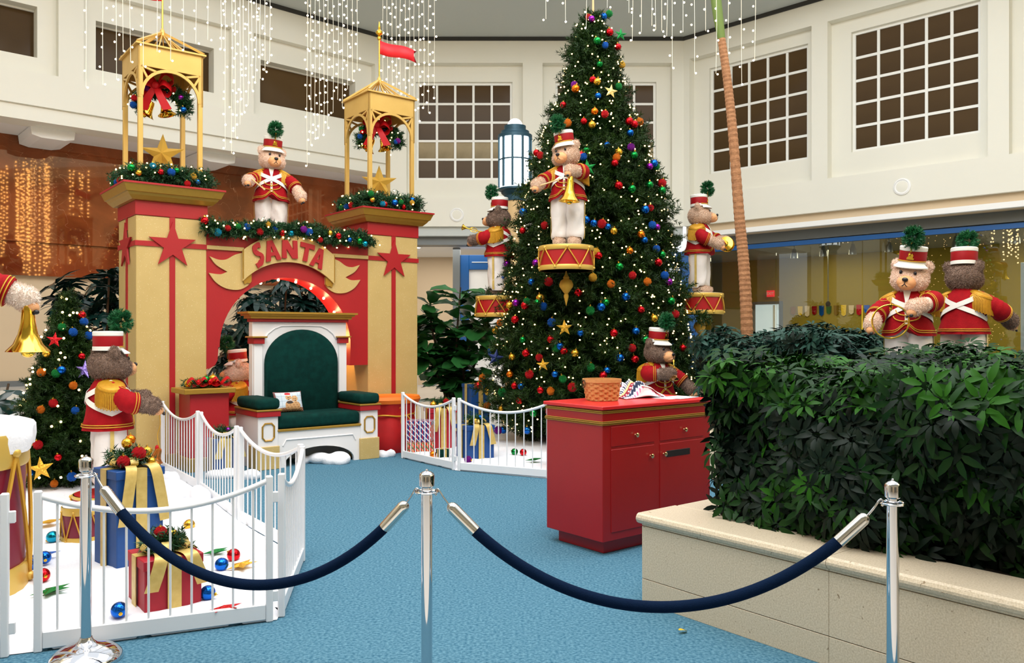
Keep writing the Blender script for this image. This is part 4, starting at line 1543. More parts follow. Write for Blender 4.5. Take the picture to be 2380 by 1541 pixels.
# ================================================================== DRUMS AND BEARS
def drum(name, label, loc, r, h, n=7, body='drum_red', rim='drum_gold', finial=False, rod=None, head='drum_head', group=None, rz=0.0):
    t = thing(name, label, 'drum', loc, rz, group)
    hh = h * .2
    MB().lathe([(r * .97, 0), (r * .97, h)], 36).build('shell', body, t)
    for z0 in (0, h - hh):
        m = MB()
        m.lathe([(r * .96, z0), (r, z0), (r * 1.012, z0 + hh * .1), (r * 1.012, z0 + hh * .9), (r, z0 + hh), (r * .96, z0 + hh)], 36)
        m.build('hoop', rim, t)
    MB().lathe([(r * .94, h), (r * .94, h + .004), (.001, h + .006)], 36).build('drum_head', head, t)
    for i in range(n):
        for a, b in ((i, i + .5), (i + 1, i + .5)):
            a0, a1 = 2 * pi * a / n, 2 * pi * b / n
            P = [Vector((cos(a0 + (a1 - a0) * k / 4) * r * 1.02, sin(a0 + (a1 - a0) * k / 4) * r * 1.02, h - hh * .6 + (hh * 1.2 - h) * k / 4)) for k in range(5)]
            MB().tube(P, r * .02 + .002, 5).build('cord', 'gold_braid', t)
        for a, z in ((i, h - hh * .55), (i + .5, hh * .5)):
            a0 = 2 * pi * a / n
            m = MB()
            m.ell((cos(a0) * r * 1.02, sin(a0) * r * 1.02, z), (r * .055,) * 3, 8, 6)
            m.build('lug', rim, t)
    if finial:
        m = MB()
        m.lathe([(.002, -.44), (.012, -.4), (.03, -.33), (.03, -.3), (.02, -.29), (.045, -.26), (.085, -.2), (.09, -.17), (.07, -.12), (.035, -.1), (.04, -.08), (.02, -.05), (.008, -.02), (.006, .0)], 20)
        m.build('finial', 'gold_glitter', t)
    if rod is not None:
        MB().tube([(0, 0, h * .5), Vector(rod)], .025, 8).build('bracket_arm', 'black_rod', t)
    return t


TORZ = [.58, .64, .70, .75, .85, .93, 1.0, 1.05, 1.085]
TORX = [.262, .25, .23, .215, .205, .205, .18, .125, .09]
TORY = [.225, .215, .2, .187, .18, .172, .148, .115, .09]


def tor(th, z, off=0.0):
    return Vector(((np.interp(z, TORZ, TORX) + off) * sin(th), -(np.interp(z, TORZ, TORY) + off) * cos(th), z))


def plume_mesh():
    n = 150
    d = RNG.normal(size=(n, 3))
    d /= np.linalg.norm(d, axis=1, keepdims=True)
    P = d * np.array([.035, .035, .07]) + np.array([0, 0, .02])
    D = d + np.array([0, 0, .25])
    D /= np.linalg.norm(D, axis=1, keepdims=True)
    V = needles(P, D, np.full(n, .075), 26, .04, .0042, .65)
    return needle_mesh('plume', V, 'needles_plume')


PLUME = plume_mesh()
HATS = {}


def remesh(me, vox):
    o = bpy.data.objects.new('tmp', me)
    COL.objects.link(o)
    md = o.modifiers.new('r', 'REMESH')
    md.mode = 'VOXEL'
    md.voxel_size = vox
    s = o.modifiers.new('s', 'SMOOTH')
    s.iterations = 4
    s.factor = .5
    bpy.context.view_layer.update()
    m2 = bpy.data.meshes.new_from_object(o.evaluated_get(bpy.context.evaluated_depsgraph_get()))
    bpy.data.objects.remove(o)
    m2.polygons.foreach_set('use_smooth', [True] * len(m2.polygons))
    return m2


def bear(label, loc, rz, fur, L, R, head=(0, 0, 0), scale=1.0, lean=0.0):
    """L / R: (elbow, paw) in bear space, the bear faces -Y, its left is +X"""
    t = thing('toy_soldier_bear', label, 'teddy bear', loc, radians(rz), 'toy soldier bears')
    t.scale = (scale * .89, scale * .93, scale * .955)
    neck = Vector((0, 0, 1.06))
    HM = Matrix.Translation(neck) @ Matrix.Rotation(radians(head[0]), 4, 'Z') @ Matrix.Rotation(radians(head[1]), 4, 'X') @ Matrix.Rotation(radians(head[2]), 4, 'Y') @ Matrix.Translation(-neck)
    b = MB()
    b.M = HM
    b.ell((0, -.005, 1.2), (.188, .175, .155), 24, 16)
    b.ell((0, -.06, 1.165), (.185, .15, .115), 24, 14)
    for s in (-1, 1):
        b.ell((s * .152, .015, 1.318), (.064, .04, .064), 16, 10)
    b.ell((0, -.165, 1.155), (.095, .09, .07), 16, 10)
    b.M = Matrix()
    b.ell((0, 0, 1.05), (.1, .1, .08), 16, 10)
    b.ell((0, 0, .8), (.17, .14, .26), 20, 14)
    for s, (el, pw) in ((1, L), (-1, R)):
        sh = Vector((s * .155, 0, .965))
        el, pw = Vector(el), Vector(pw)
        P = catmull([sh, el, pw], 6)
        b.tube(P, [.065] * 7 + [.066 + .012 * i / 6 for i in range(len(P) - 7)], 14)
        d = (pw - el).normalized()
        b.ell(pw + d * .015, (.082, .082, .082), 16, 10)
        b.ell(Vector((s * .1, .0, .3)), (.08, .085, .32), 12, 8)
        b.ell(Vector((s * .105, -.05, .055)), (.085, .135, .062), 18, 10)
    body = remesh(b.mesh('body', fur), .0165)
    body.materials.clear()
    body.materials.append(MATS[fur])
    obj('body', body, t)
    # fur tufts where the plush shows
    nP = len(body.polygons)
    C = np.empty(nP * 3)
    N = np.empty(nP * 3)
    body.polygons.foreach_get('center', C)
    body.polygons.foreach_get('normal', N)
    C, N = C.reshape(-1, 3), N.reshape(-1, 3)
    ok = (C[:, 2] > 1.06) | (C[:, 2] < .11)
    for pw in (L, R):
        ok |= np.linalg.norm(C - np.array(pw[1]), axis=1) < .15
    C, N = C[ok], N[ok]
    rep = 6
    C = np.repeat(C, rep, 0) + RNG.normal(size=(len(C) * rep, 3)) * .006
    N = np.repeat(N, rep, 0)
    d = N + RNG.normal(size=N.shape) * .55 + np.array([0, 0, -.35])
    d /= np.linalg.norm(d, axis=1, keepdims=True)
    sd = np.cross(d, RNG.normal(size=N.shape))
    sd /= np.linalg.norm(sd, axis=1, keepdims=True) + 1e-9
    V = np.stack([C - sd * .0028 - N * .002, C + sd * .0028 - N * .002, C + d * RNG.uniform(.011, .02, (len(C), 1))], 1).reshape(-1, 3)
    stuff(obj('fur', needle_mesh('fur', V, fur), t))
    # face
    m = MB(HM)
    m.ell((0, -.19, 1.15), (.098, .092, .072), 20, 12)
    m.ell((0, -.21, 1.125), (.075, .075, .05), 16, 10)
    mz = m.build('muzzle', 'muzzle_tan', t)
    MB(HM).ell((0, -.283, 1.183), (.032, .018, .021), 12, 8).build('nose', 'nose_black', mz)
    m = MB(HM)
    m.tube(catmull([(0, -.288, 1.165), (0, -.288, 1.14)], 3), .004, 5)
    m.tube(catmull([(-.04, -.262, 1.115), (-.02, -.28, 1.118), (0, -.286, 1.138), (.02, -.28, 1.118), (.04, -.262, 1.115)], 3), .004, 5)
    m.build('mouth', 'nose_black', mz)
    for s in (-1, 1):
        MB(HM).ell((s * .072, -.172, 1.25), (.017, .013, .02), 12, 8).build('eye', 'eye_glass', t)
    # trousers
    for s in (-1, 1):
        m = MB()
        vs, fs = [], []
        n, k = 28, 14
        for i in range(k + 1):
            z = .075 + (.66 - .075) * i / k
            r = np.interp(z, [.07, .12, .3, .5, .66], [.105, .125, .122, .13, .125])
            for j in range(n):
                a = 2 * pi * j / n
                w = .006 * sin(5 * a + 9 * z * s + 2 * sin(14 * z)) + .007 * sin(3 * a - 22 * z) * (1 if z < .35 else .4)
                vs.append((s * .112 + (r + w) * cos(a), (r * 1.1 + w) * sin(a), z + (.03 * (sin(a) < -.3) if i == 0 else 0)))
        for i in range(k):
            for j in range(n):
                fs.append((i * n + j, i * n + (j + 1) % n, (i + 1) * n + (j + 1) % n, (i + 1) * n + j))
        fs.append([k * n + j for j in range(n)])
        m.add(vs, fs, 0, True)
        lg = m.build('trouser_leg', 'pants_white', t, sharp=80)
        P = []
        for i in range(12):
            z = .09 + (.64 - .09) * i / 11
            r = np.interp(z, [.07, .12, .3, .5, .66], [.105, .125, .122, .13, .125]) + .008
            P.append(Vector((s * (.112 + r), .0, z)))
        m = MB()
        m.strip(P, [Vector((0, 1, 0))] * 12, [Vector((s, 0, 0))] * 12, .034, .003)
        m.build('stripe', 'gold_ribbon', lg)
    # coat
    m = MB()
    n = 44
    zs = [None, .66, .72, .78, .85, .92, .97, 1.01, 1.045, 1.07]
    vs, fs = [], []
    for i, z in enumerate(zs):
        for j in range(n):
            th = 2 * pi * j / n
            ph = abs(((th + pi) % (2 * pi)) - pi)
            zz = .595 + .085 * math.exp(-(ph / .28) ** 2) if z is None else max(z, .6 + .085 * math.exp(-(ph / .28) ** 2) + .01 * i)
            p = tor(th, zz, .012 + (.008 * sin(8 * th) if zz < .7 else .003 * sin(8 * th)))
            vs.append(p)
    for i in range(len(zs) - 1):
        for j in range(n):
            fs.append((i * n + j, i * n + (j + 1) % n, (i + 1) * n + (j + 1) % n, (i + 1) * n + j))
    fs.append([j for j in range(n)][::-1])
    fs.append([(len(zs) - 1) * n + j for j in range(n)])
    m.add(vs, fs, 0, True)
    coat = m.build('coat', 'coat_red', t, sharp=70)
    m = MB()
    for dz in (.035, .055):
        Pp = []
        for j in range(60):
            th = 2 * pi * j / 60
            ph = abs(((th + pi) % (2 * pi)) - pi)
            Pp.append(tor(th, .595 + dz + .085 * math.exp(-(ph / .28) ** 2), .02))
        m.tube(Pp, .0055, 5, closed=True)
    m.build('hem_braid', 'gold_braid', coat)
    for s, (el, pw) in ((1, L), (-1, R)):
        sh = Vector((s * .14, 0, .965))
        el, pw = Vector(el), Vector(pw)
        d = (pw - el)
        cuff = el + d * .42
        P = catmull([sh, sh * .35 + el * .65, el + d * .1, cuff], 6)
        rr = [.098 - .0 * i + .004 * sin(i * 2.1) for i in range(len(P))]
        m = MB()
        m.tube(P, rr, 18)
        slv = m.build('sleeve', 'coat_red', t, sharp=70)
        m = MB()
        dd = d.normalized()
        o1 = dd.orthogonal().normalized()
        o2 = dd.cross(o1)
        for off in (-.012, -.035):
            c = cuff + dd * off
            m.tube([c + (o1 * cos(a) + o2 * sin(a)) * .102 for a in np.linspace(0, 2 * pi, 25)[:-1]], .005, 5, closed=True)
        # looped braid on the upper sleeve
        c = (sh + el) / 2
        ax = (el - sh).normalized()
        side = Vector((s * .6, -.8 if abs(ax.y) < .8 else 0, .4))
        side = (side - ax * side.dot(ax)).normalized()
        t2 = ax.cross(side)
        m.tube([c + side * .1 + ax * (.035 * sin(a)) + t2 * (.045 * cos(a)) - side * (.012 * cos(a) ** 2) for a in np.linspace(0, 2 * pi, 17)[:-1]], .004, 5, closed=True)
        m.build('cuff_braid', 'gold_braid', slv)
        # paw pads
        pad = pw + dd * .06 + Vector((0, -.035, -.055))
        m = MB()
        m.ell(pw + dd * .045 + Vector((0, -.02, -.045)), (.052, .05, .045), 12, 8)
        pp = m.build('paw_pad', 'muzzle_tan', t)
        m = MB()
        m.ell(pw + dd * .06 + Vector((.012, -.055, -.07)), (.02, .017, .016), 10, 6)
        m.ell(pw + dd * .075 + Vector((-.02, -.04, -.075)), (.014, .013, .012), 8, 6)
        m.build('pad_mark', 'nose_black', pp)
        # epaulette
        sd = Vector((s * .15, 0, 1.015))
        tilt = Matrix.Rotation(s * radians(24), 4, 'Y')
        EM = Matrix.Translation(sd) @ tilt
        m = MB(EM)
        m.ell((s * .035, 0, .02), (.122, .112, .026), 20, 10)
        m.tube([(s * .035 + .122 * cos(a), .112 * sin(a), .008) for a in np.linspace(0, 2 * pi, 25)[:-1]], .012, 6, closed=True)
        ep = m.build('epaulette', 'gold_fringe', t)
        m = MB()
        for k in range(36):
            a = -pi * .62 + pi * 1.24 * k / 35
            p0 = EM @ Vector((s * (.035 + .122 * cos(a)), .114 * sin(a), .004))
            p1 = EM @ Vector((s * (.035 + .142 * cos(a)), .132 * sin(a), -.03))
            p2 = p1 + Vector((s * .008 * cos(a), .004 * sin(a), -.125 - .008 * (k % 2)))
            m.tube([p0, p1, p2], [.008, .008, .0065], 4)
        m.build('fringe', 'gold_fringe', ep)
    # crossed belts
    for s in (-1, 1):
        P, N, S = [], [], []
        k = 64
        for i in range(k):
            th = 2 * pi * i / k
            ph = ((th - s * pi / 2 + pi) % (2 * pi)) - pi
            z = .755 + .285 * abs(ph) / pi
            P.append(tor(th, z, .02 + .004 * (s > 0)))
            N.append(Vector((sin(th), -cos(th), .15)))
        for i in range(k):
            tg = (P[(i + 1) % k] - P[i - 1]).normalized()
            S.append(tg.cross(N[i]))
        m = MB()
        m.strip(P, S, N, .05, .004, closed=True)
        m.build('cross_belt', 'belt_white', t, sharp=80)
    # shirt front, buttons, chest cord
    m = MB()
    P = [tor(0, z, .017) for z in np.linspace(.72, 1.06, 10)]
    m.strip(P, [Vector((1, 0, 0))] * 10, [Vector((0, -1, 0))] * 10, [.03 + .05 * max(0, (i - 6) / 3) for i in range(10)], .004)
    sf = m.build('shirt_front', 'belt_white', t)
    for z in (.75, .79, .83):
        MB().ell(tor(0, z, .026), (.011, .008, .011), 8, 6).build('button', 'gold_shiny', sf)
    m = MB()
    for dz, w in ((.86, .5), (.80, .62)):
        m.tube([tor(w * sin(u_), dz - .055 * (1 - (u_ / 1.4) ** 2), .024) for u_ in np.linspace(-1.4, 1.4, 13)], .0065, 5)
    m.build('chest_cord', 'gold_braid', coat)
    m = MB()
    m.lathe([(.118, 1.03), (.122, 1.06), (.115, 1.085), (.1, 1.09)], 24)
    m.build('collar', 'coat_red', coat)
    # hat and plume
    HT = HM @ Matrix.Translation((0, -.01, 1.338)) @ Matrix.Rotation(radians(3), 4, 'X')
    if 'crown' not in HATS:
        HATS['crown'] = MB().lathe([(.122, 0), (.122, .028), (.117, .03), (.117, .108), (.121, .11), (.122, .135), (.116, .142), (.001, .144)], 32).mesh('hat', 'belt_white')
        HATS['band'] = MB().lathe([(.1185, .03), (.1195, .034), (.1195, .102), (.1185, .106)], 32, caps=False).mesh('hat_band', 'hat_red')
        m = MB()
        a = np.linspace(-1.15, 1.15, 17)
        vs = [(.12 * sin(x), -.12 * cos(x), .012) for x in a] + [(.165 * sin(x) * 1.0, -.12 * cos(x) - .062 * cos(x * 1.25), -.018) for x in a]
        vs += [(x, y, z - .008) for x, y, z in vs]
        q = 17
        fs = [(i, i + 1, q + i + 1, q + i) for i in range(16)] + [(2 * q + i, 2 * q + i + 1, 3 * q + i + 1, 3 * q + i) for i in range(16)] + [(q + i, q + i + 1, 3 * q + i + 1, 3 * q + i) for i in range(16)]
        m.add(vs, fs, 0, True)
        HATS['visor'] = m.mesh('visor', 'belt_white')
        m = MB()
        m.tube([(.124 * sin(x), -.124 * cos(x), .027) for x in np.linspace(-1.3, 1.3, 20)], .0055, 5)
        HATS['cord'] = m.mesh('hat_cord', 'gold_braid')
        m = MB(Matrix.Translation((0, -.121, .066)))
        m.prism([(-.03, -.026), (.03, -.026), (.034, -.016), (.02, -.012), (.026, .006), (.014, .024), (.004, .014), (-.006, .03), (-.02, .022), (-.014, .002), (-.03, -.01)], -.006, .002)
        m.ell((-.008, -.004, .008), (.012, .005, .012), 8, 6)
        HATS['badge'] = m.mesh('badge', 'gold_shiny')
    hat = obj('hat', HATS['crown'], t, mtx=HT @ Matrix.Diagonal((1.16, 1.12, 1.28, 1)))
    for nm, k in (('hat_band', 'band'), ('visor', 'visor'), ('hat_cord', 'cord'), ('badge', 'badge')):
        obj(nm, HATS[k], hat)
    obj('plume', PLUME, hat, (0, -.12, .2), (radians(12), 0, random.uniform(0, 6)), (.86, .88, .68))
    MB().tube([(0, -.118, .1), (0, -.125, .18)], .008, 5).build('plume_stem', 'gold_braid', hat)
    bpy.context.view_layer.update()
    return t


def bw(t, p):
    """bear-space point to the world"""
    return t.matrix_world @ Vector(p)


def hand_bell(label, top, s=1.0, tilt=(0, 0, 0)):
    t = thing('hand_bell', label, 'bell', top)
    t.rotation_euler = tilt
    pr = [(.03, .0), (.036, -.01), (.04, -.06), (.046, -.12), (.06, -.19), (.09, -.26), (.128, -.3), (.135, -.31), (.125, -.305), (.08, -.25), (.04, -.15), (.02, -.02)]
    MB(Matrix.Scale(s, 4)).lathe(pr, 28).build('cup', 'gold_shiny', t)
    MB(Matrix.Scale(s, 4)).ell((0, 0, -.31), (.045, .045, .04), 14, 10).build('clapper', 'gold_shiny', t)
    return t


def stick(label, a, b, r=.011):
    a, b = Vector(a), Vector(b)
    t = thing('drumstick', label, 'drumstick', a)
    d = b - a
    MB().tube([Vector((0, 0, 0)), d * .9], [r, r * .7], 8).build('shaft', 'stick_wood', t)
    MB().ell(d * .95, (r * 1.3,) * 3, 8, 6).build('tip', 'stick_wood', t)
    return t


def trumpet(label, mouth, end, r=.05):
    a, b = Vector(mouth), Vector(end)
    t = thing('toy_trumpet', label, 'trumpet', a)
    d = b - a
    q = d.to_track_quat('Z', 'Y').to_matrix().to_4x4()
    L_ = d.length
    MB(q).lathe([(.012, 0), (.014, .02), (.007, .04), (.008, L_ * .7), (.014, L_ * .85), (r * .5, L_ * .95), (r, L_), (r * .9, L_), (.01, L_ * .8)], 18).build('tube', 'gold_shiny', t)
    m = MB(q)
    m.tube([(0, .03 * sin(x), L_ * .45 + L_ * .18 * cos(x)) for x in np.linspace(0, 2 * pi, 17)[:-1]], .006, 6, closed=True)
    m.build('coil', 'gold_shiny', t)
    return t


# drums on the tall tree
dC = (GX(1316, 10.35), 10.35, 2.39)
drum('tree_drum', 'red and gold drum on the front of the tall tree', dC, .345, .31, finial=True, rod=(.1, 1.2, -.2), rz=.2)
dL = (GX(1160, 12.1), 12.1, 1.84)
drum('tree_drum', 'red and gold drum on the left side of the tall tree', dL, .345, .31, rod=(1.2, 0, -.2), rz=.1)
dR = (GX(1626, 12.1), 12.1, 1.88)
drum('tree_drum', 'red and gold drum on the right side of the tall tree', dR, .345, .31, finial=True, rod=(-1.3, 0, -.2), rz=.15)

A = bear('light bear with gold bell on the front drum of the tall tree', (dC[0] + .02, dC[1], dC[2] + .316), -18, 'fur_tan',
         L=((.26, -.12, .95), (.13, -.32, .93)), R=((-.3, -.08, .88), (-.36, -.3, .78)), head=(-12, 4, -6))
p = bw(A, (.13, -.34, .86))
hand_bell('gold bell hanging from the paw of the bear on the front drum', p, 1.0, (0, .06, 0))
stick('drumstick held across by the bear on the front drum', bw(A, (-.44, -.38, .72)), bw(A, (-.02, -.3, .84)))
Bb = bear('brown bear blowing a trumpet on the left drum of the tall tree', (dL[0], dL[1], dL[2] + .316), -112, 'fur_brown',
          L=((.27, -.13, .88), (.2, -.36, .86)), R=((-.26, -.15, .93), (-.13, -.37, .93)), head=(4, -4, 0))
trumpet('brass trumpet raised by the brown bear on the left drum', bw(Bb, (0, -.29, 1.0)), bw(Bb, (.04, -.62, 1.09)), .05)
Cc = bear('tan bear clashing cymbals on the right drum of the tall tree', (dR[0] + .0, dR[1], dR[2] + .316), 62, 'fur_tan',
          L=((.27, -.14, .86), (.17, -.36, .8)), R=((-.27, -.1, .84), (-.17, -.33, .74)), head=(14, -4, 0))
for k, s in enumerate((1, -1)):
    pos = bw(Cc, (s * .05, -.42, .74))
    t = thing('cymbal', 'small gold cymbal held by the bear on the right drum, %s' % ('far one', 'near one')[k], 'cymbal', pos)
    ax = (bw(Cc, (s, 0, .2)) - bw(Cc, (0, 0, 0))).normalized().to_track_quat('Z', 'Y').to_matrix().to_4x4()
    MB(ax).lathe([(.001, .03), (.03, .03), (.045, .01), (.11, 0), (.112, -.004), (.04, .004), (.001, .02)], 24).build('disc', 'gold_shiny', t)
    MB(ax).tube([(0, 0, .03), (0, 0, .07)], .012, 6).build('grip', 'bow_red', t)

# bear on top of the arch
D_ = bear('pale bear standing on top of the SANTA arch', UV(4.33, 10.62, 2.8), 18, 'fur_light',
          L=((.31, -.08, .86), (.42, -.22, .68)), R=((-.28, -.1, .88), (-.33, -.28, .84)), head=(12, 3, 3), scale=.99)
stick('white-tipped drumstick in the paw of the bear on the arch', bw(D_, (-.28, -.4, .84)), bw(D_, (-.1, -.42, .7)))
# bear behind the throne
E_ = bear('pale bear with small gold bells behind the throne', UV(3.9, 10.62, .0), -78, 'fur_light',
          L=((.27, -.14, .88), (.2, -.38, .8)), R=((-.27, -.12, .93), (-.22, -.35, .93)), head=(0, 2, 0), scale=.96)
p = bw(E_, (.2, -.42, .74))
for k, s in enumerate((-1, 1)):
    hand_bell('tiny gold bell below the paw of the bear behind the throne, %s one' % ('left', 'right')[k], p + Vector((s * .045, -.05, .02)), .36, (0, s * -.6, 0))
# bear by the counter
G = bear('brown bear with a trumpet behind the red counter', (GX(1527, 10.3), 10.3, .22), 22, 'fur_brown',
         L=((.3, -.08, .86), (.42, -.2, .72)), R=((-.26, -.16, .92), (-.02, -.33, .93)), head=(18, 2, 0))
trumpet('brass trumpet at the mouth of the brown bear behind the counter', bw(G, (.07, -.3, 1.1)), bw(G, (.0, -.42, .86)), .055)
drum('bear_stand', 'low red drum under the bear behind the counter', (GX(1527, 10.3), 10.3, 0), .32, .215, head='drum_red')
# bear at the left, seen from behind
K = bear('brown bear seen from behind beside the small tree', (GX(252, 7.55), 7.55, .14), 124, 'fur_brown',
         L=((.28, -.12, .88), (.22, -.34, .86)), R=((-.3, -.12, .86), (-.28, -.34, .82)), head=(22, -3, 0), scale=1.02)
drum('bear_stand', 'low red drum under the bear beside the small tree', (GX(252, 7.55), 7.55, 0), .3, .135, head='drum_red')
p = bw(K, (-.29, -.41, .76))
t = thing('string_bells', 'small copper bell on gold ribbon hanging from the brown bear', 'bell', p)
MB().tube(catmull([(0, 0, 0), (.01, 0, -.12), (-.015, 0, -.22), (0, 0, -.34)], 5), .004, 5).build('ribbon', 'gold_braid', t)
MB(Matrix.Translation((.0, 0, -.34)) @ Matrix.Rotation(.35, 4, 'Y') @ Matrix.Scale(.75, 4)).lathe(BELL, 18).build('cup', 'copper', t)
MB().ell((-.02, 0, -.34), (.02, .02, .03), 8, 6).build('knot', 'bow_red', t)
# big drum and bear at the left edge
bx_, by_ = -3.5, 4.86
drum('big_drum', 'big red and gold drum heaped with snow at the left edge', (bx_, by_, 0), .54, 1.0, n=8, body='drum_wine')
m = MB()
vs, fs = [], []
n, k = 56, 12
for i in range(k + 1):
    f = i / k
    for j in range(n):
        a = 2 * pi * j / n
        r = .56 * sin(f * pi / 2 * 1.12) * (1 + .06 * sin(4 * a) + .04 * sin(9 * a + 1))
        z = 1.0 + .1 * cos(f * pi / 2) - (.1 * max(0, f - .82) / .18)
        vs.append((r * cos(a), r * sin(a), z + .015 * sin(6 * a + 5 * f)))
for i in range(k):
    for j in range(n):
        fs.append((i * n + j, i * n + (j + 1) % n, (i + 1) * n + (j + 1) % n, (i + 1) * n + j))
m.add(vs, fs, 0, True)
o = m.build('snow_cap', 'snow', None, (bx_, by_, 0))
tag(stuff(o), 'white cotton snow heaped on the big drum at the left edge', 'snow')
M_ = bear('pale bear stretching out an arm with a bell at the left edge', (bx_ + .07, by_, .97), 38, 'fur_pale',
          L=((.36, -.06, .95), (.5, -.1, .89)), R=((-.28, -.2, .84), (-.05, -.36, .72)), head=(10, 0, 0), scale=1.0)
hand_bell('large gold bell hanging from the bear at the left edge', bw(M_, (.52, -.14, .84)), .92)
# pair of bears at the right
for px, Y, lab in ((2112, 8.05, 'left'), (2240, 8.6, 'right')):
    drum('bear_stand', 'red drum stand under the %s bear of the pair behind the hedge' % lab, (GX(px, Y), Y, 0), .34, 1.0, head='drum_red')
Q = bear('light bear with a gold ring behind the hedge', (GX(2112, 8.05), 8.05, 1.006), -32, 'fur_light',
         L=((.28, -.12, .95), (.1, -.36, .88)), R=((-.3, -.12, .84), (-.32, -.34, .72)), head=(-4, 4, 8), scale=1.0)
t = thing('brass_hoop', 'thin brass hoop between the paws of the light bear behind the hedge', 'hoop', bw(Q, (-.13, -.42, .74)), radians(-22))
m = MB()
m.tube([(.16 * cos(a), 0, .16 * sin(a)) for a in np.linspace(0, 2 * pi, 41)[:-1]], .008, 8, closed=True)
m.build('ring', 'gold_shiny', t)
MB().lathe([(.01, .1), (.012, .14), (.02, .16), (.008, .17)], 8).build('mouthpiece', 'gold_shiny', t)
S_ = bear('brown bear with its back turned behind the hedge', (GX(2240, 8.6), 8.6, 1.006), 130, 'fur_brown',
          L=((.28, -.12, .88), (.22, -.34, .8)), R=((-.33, -.08, .86), (-.36, -.34, .74)), head=(6, 0, 0), scale=1.03)
# ================================================================== SNOW, FENCES, GIFTS
def inside(p, poly):
    x, y = p
    c = False
    n = len(poly)
    for i in range(n):
        x0, y0 = poly[i]
        x1, y1 = poly[(i + 1) % n]
        if (y0 > y) != (y1 > y) and x < (x1 - x0) * (y - y0) / (y1 - y0) + x0:
            c = not c
    return c


def bdist(p, poly):
    x, y = p
    best = 9
    n = len(poly)
    for i in range(n):
        x0, y0 = poly[i]
        x1, y1 = poly[(i + 1) % n]
        dx, dy = x1 - x0, y1 - y0
        t = max(0, min(1, ((x - x0) * dx + (y - y0) * dy) / (dx * dx + dy * dy)))
        best = min(best, math.hypot(x - x0 - t * dx, y - y0 - t * dy))
    return best


def bnear(p, poly):
    x, y = p
    best = (9, p)
    n = len(poly)
    for i in range(n):
        x0, y0 = poly[i]
        x1, y1 = poly[(i + 1) % n]
        dx, dy = x1 - x0, y1 - y0
        t = max(0, min(1, ((x - x0) * dx + (y - y0) * dy) / (dx * dx + dy * dy)))
        q = (x0 + t * dx, y0 + t * dy)
        best = min(best, (math.hypot(x - q[0], y - q[1]), q))
    return best[1]


def snow_field(name, label, poly, step=.06, hmax=.055):
    from mathutils import noise
    xs = np.arange(min(p[0] for p in poly), max(p[0] for p in poly) + step, step)
    ys = np.arange(min(p[1] for p in poly), max(p[1] for p in poly) + step, step)
    idx, vs, fs = {}, [], []

    def vert(i, j):
        if (i, j) not in idx:
            x, y = xs[i], ys[j]
            ins = inside((x, y), poly)
            d = bdist((x, y), poly) * (1 if ins else -1)
            h = hmax * min(1, max(0, d / .12)) ** .5
            h += max(0, min(1, d / .1)) * (.022 * noise.noise((x * 3, y * 3, 0)) + .014 * noise.noise((x * 9, y * 9, 3)) + .008)
            if d < .03:
                x, y = bnear((x, y), poly)
                h = .004
            idx[(i, j)] = len(vs)
            vs.append((x, y, h))
        return idx[(i, j)]
    for i in range(len(xs) - 1):
        for j in range(len(ys) - 1):
            c = (xs[i] + step / 2, ys[j] + step / 2)
            if inside(c, poly):
                fs.append((vert(i, j), vert(i + 1, j), vert(i + 1, j + 1), vert(i, j + 1)))
    b = MB()
    b.add(vs, fs, 0, True)
    return tag(stuff(b.build(name, 'snow', recalc=False, sharp=180)), label, 'snow')


FL = [(-2.42, 4.09), (-1.31, 4.56), (-1.478, 5.78), (-2.33, 6.96), (-3.17, 8.3), (-4.12, 9.6)]
snow_field('snow_blanket', 'white cotton snow spread inside the left picket fence', FL + [(-4.75, 9.05), (-6.4, 8.2), (-5.6, 4.4), (-3.6, 3.66)])
FR = [(-1.417, 10.5), (-.65, 9.53), (.44, 8.98)]
snow_field('snow_blanket', 'white cotton snow spread under the tall tree inside the right fence', FR + [(1.4, 8.75), (1.75, 9.4), (2.5, 12.5), (-.3, 13.1), (-1.5, 11.6)])


def puff(label, px, py, s, name='snow_tuft', n=6):
    Y = F * (H - .03) / (py - HY)
    m = MB()
    for k in range(n):
        m.ell((random.uniform(-1, 1) * s[0], random.uniform(-.5, .5) * s[0] * .5, random.uniform(.2, .6) * s[1]), (s[0] * random.uniform(.35, .6), s[0] * .35, s[1] * random.uniform(.5, .8)), 14, 8)
    me = remesh(m.mesh('snow_tuft', 'snow'), .02)
    me.materials.clear()
    me.materials.append(MATS['snow'])
    return tag(stuff(obj(name, me, None, (GX(px, Y), Y, 0))), label, 'snow')


puff('cotton snow tuft under the throne apron', 745, 1072, (.28, .12))
puff('cotton snow tuft between the throne and the right fence', 905, 1056, (.12, .08))
puff('cotton snow clump at the foot of the fence by the throne', 545, 1105, (.22, .1))
puff('cotton snow clump beside the tall blue gift', 425, 1160, (.2, .16))
puff('cotton snow clump behind the tall blue gift', 398, 1120, (.12, .14))


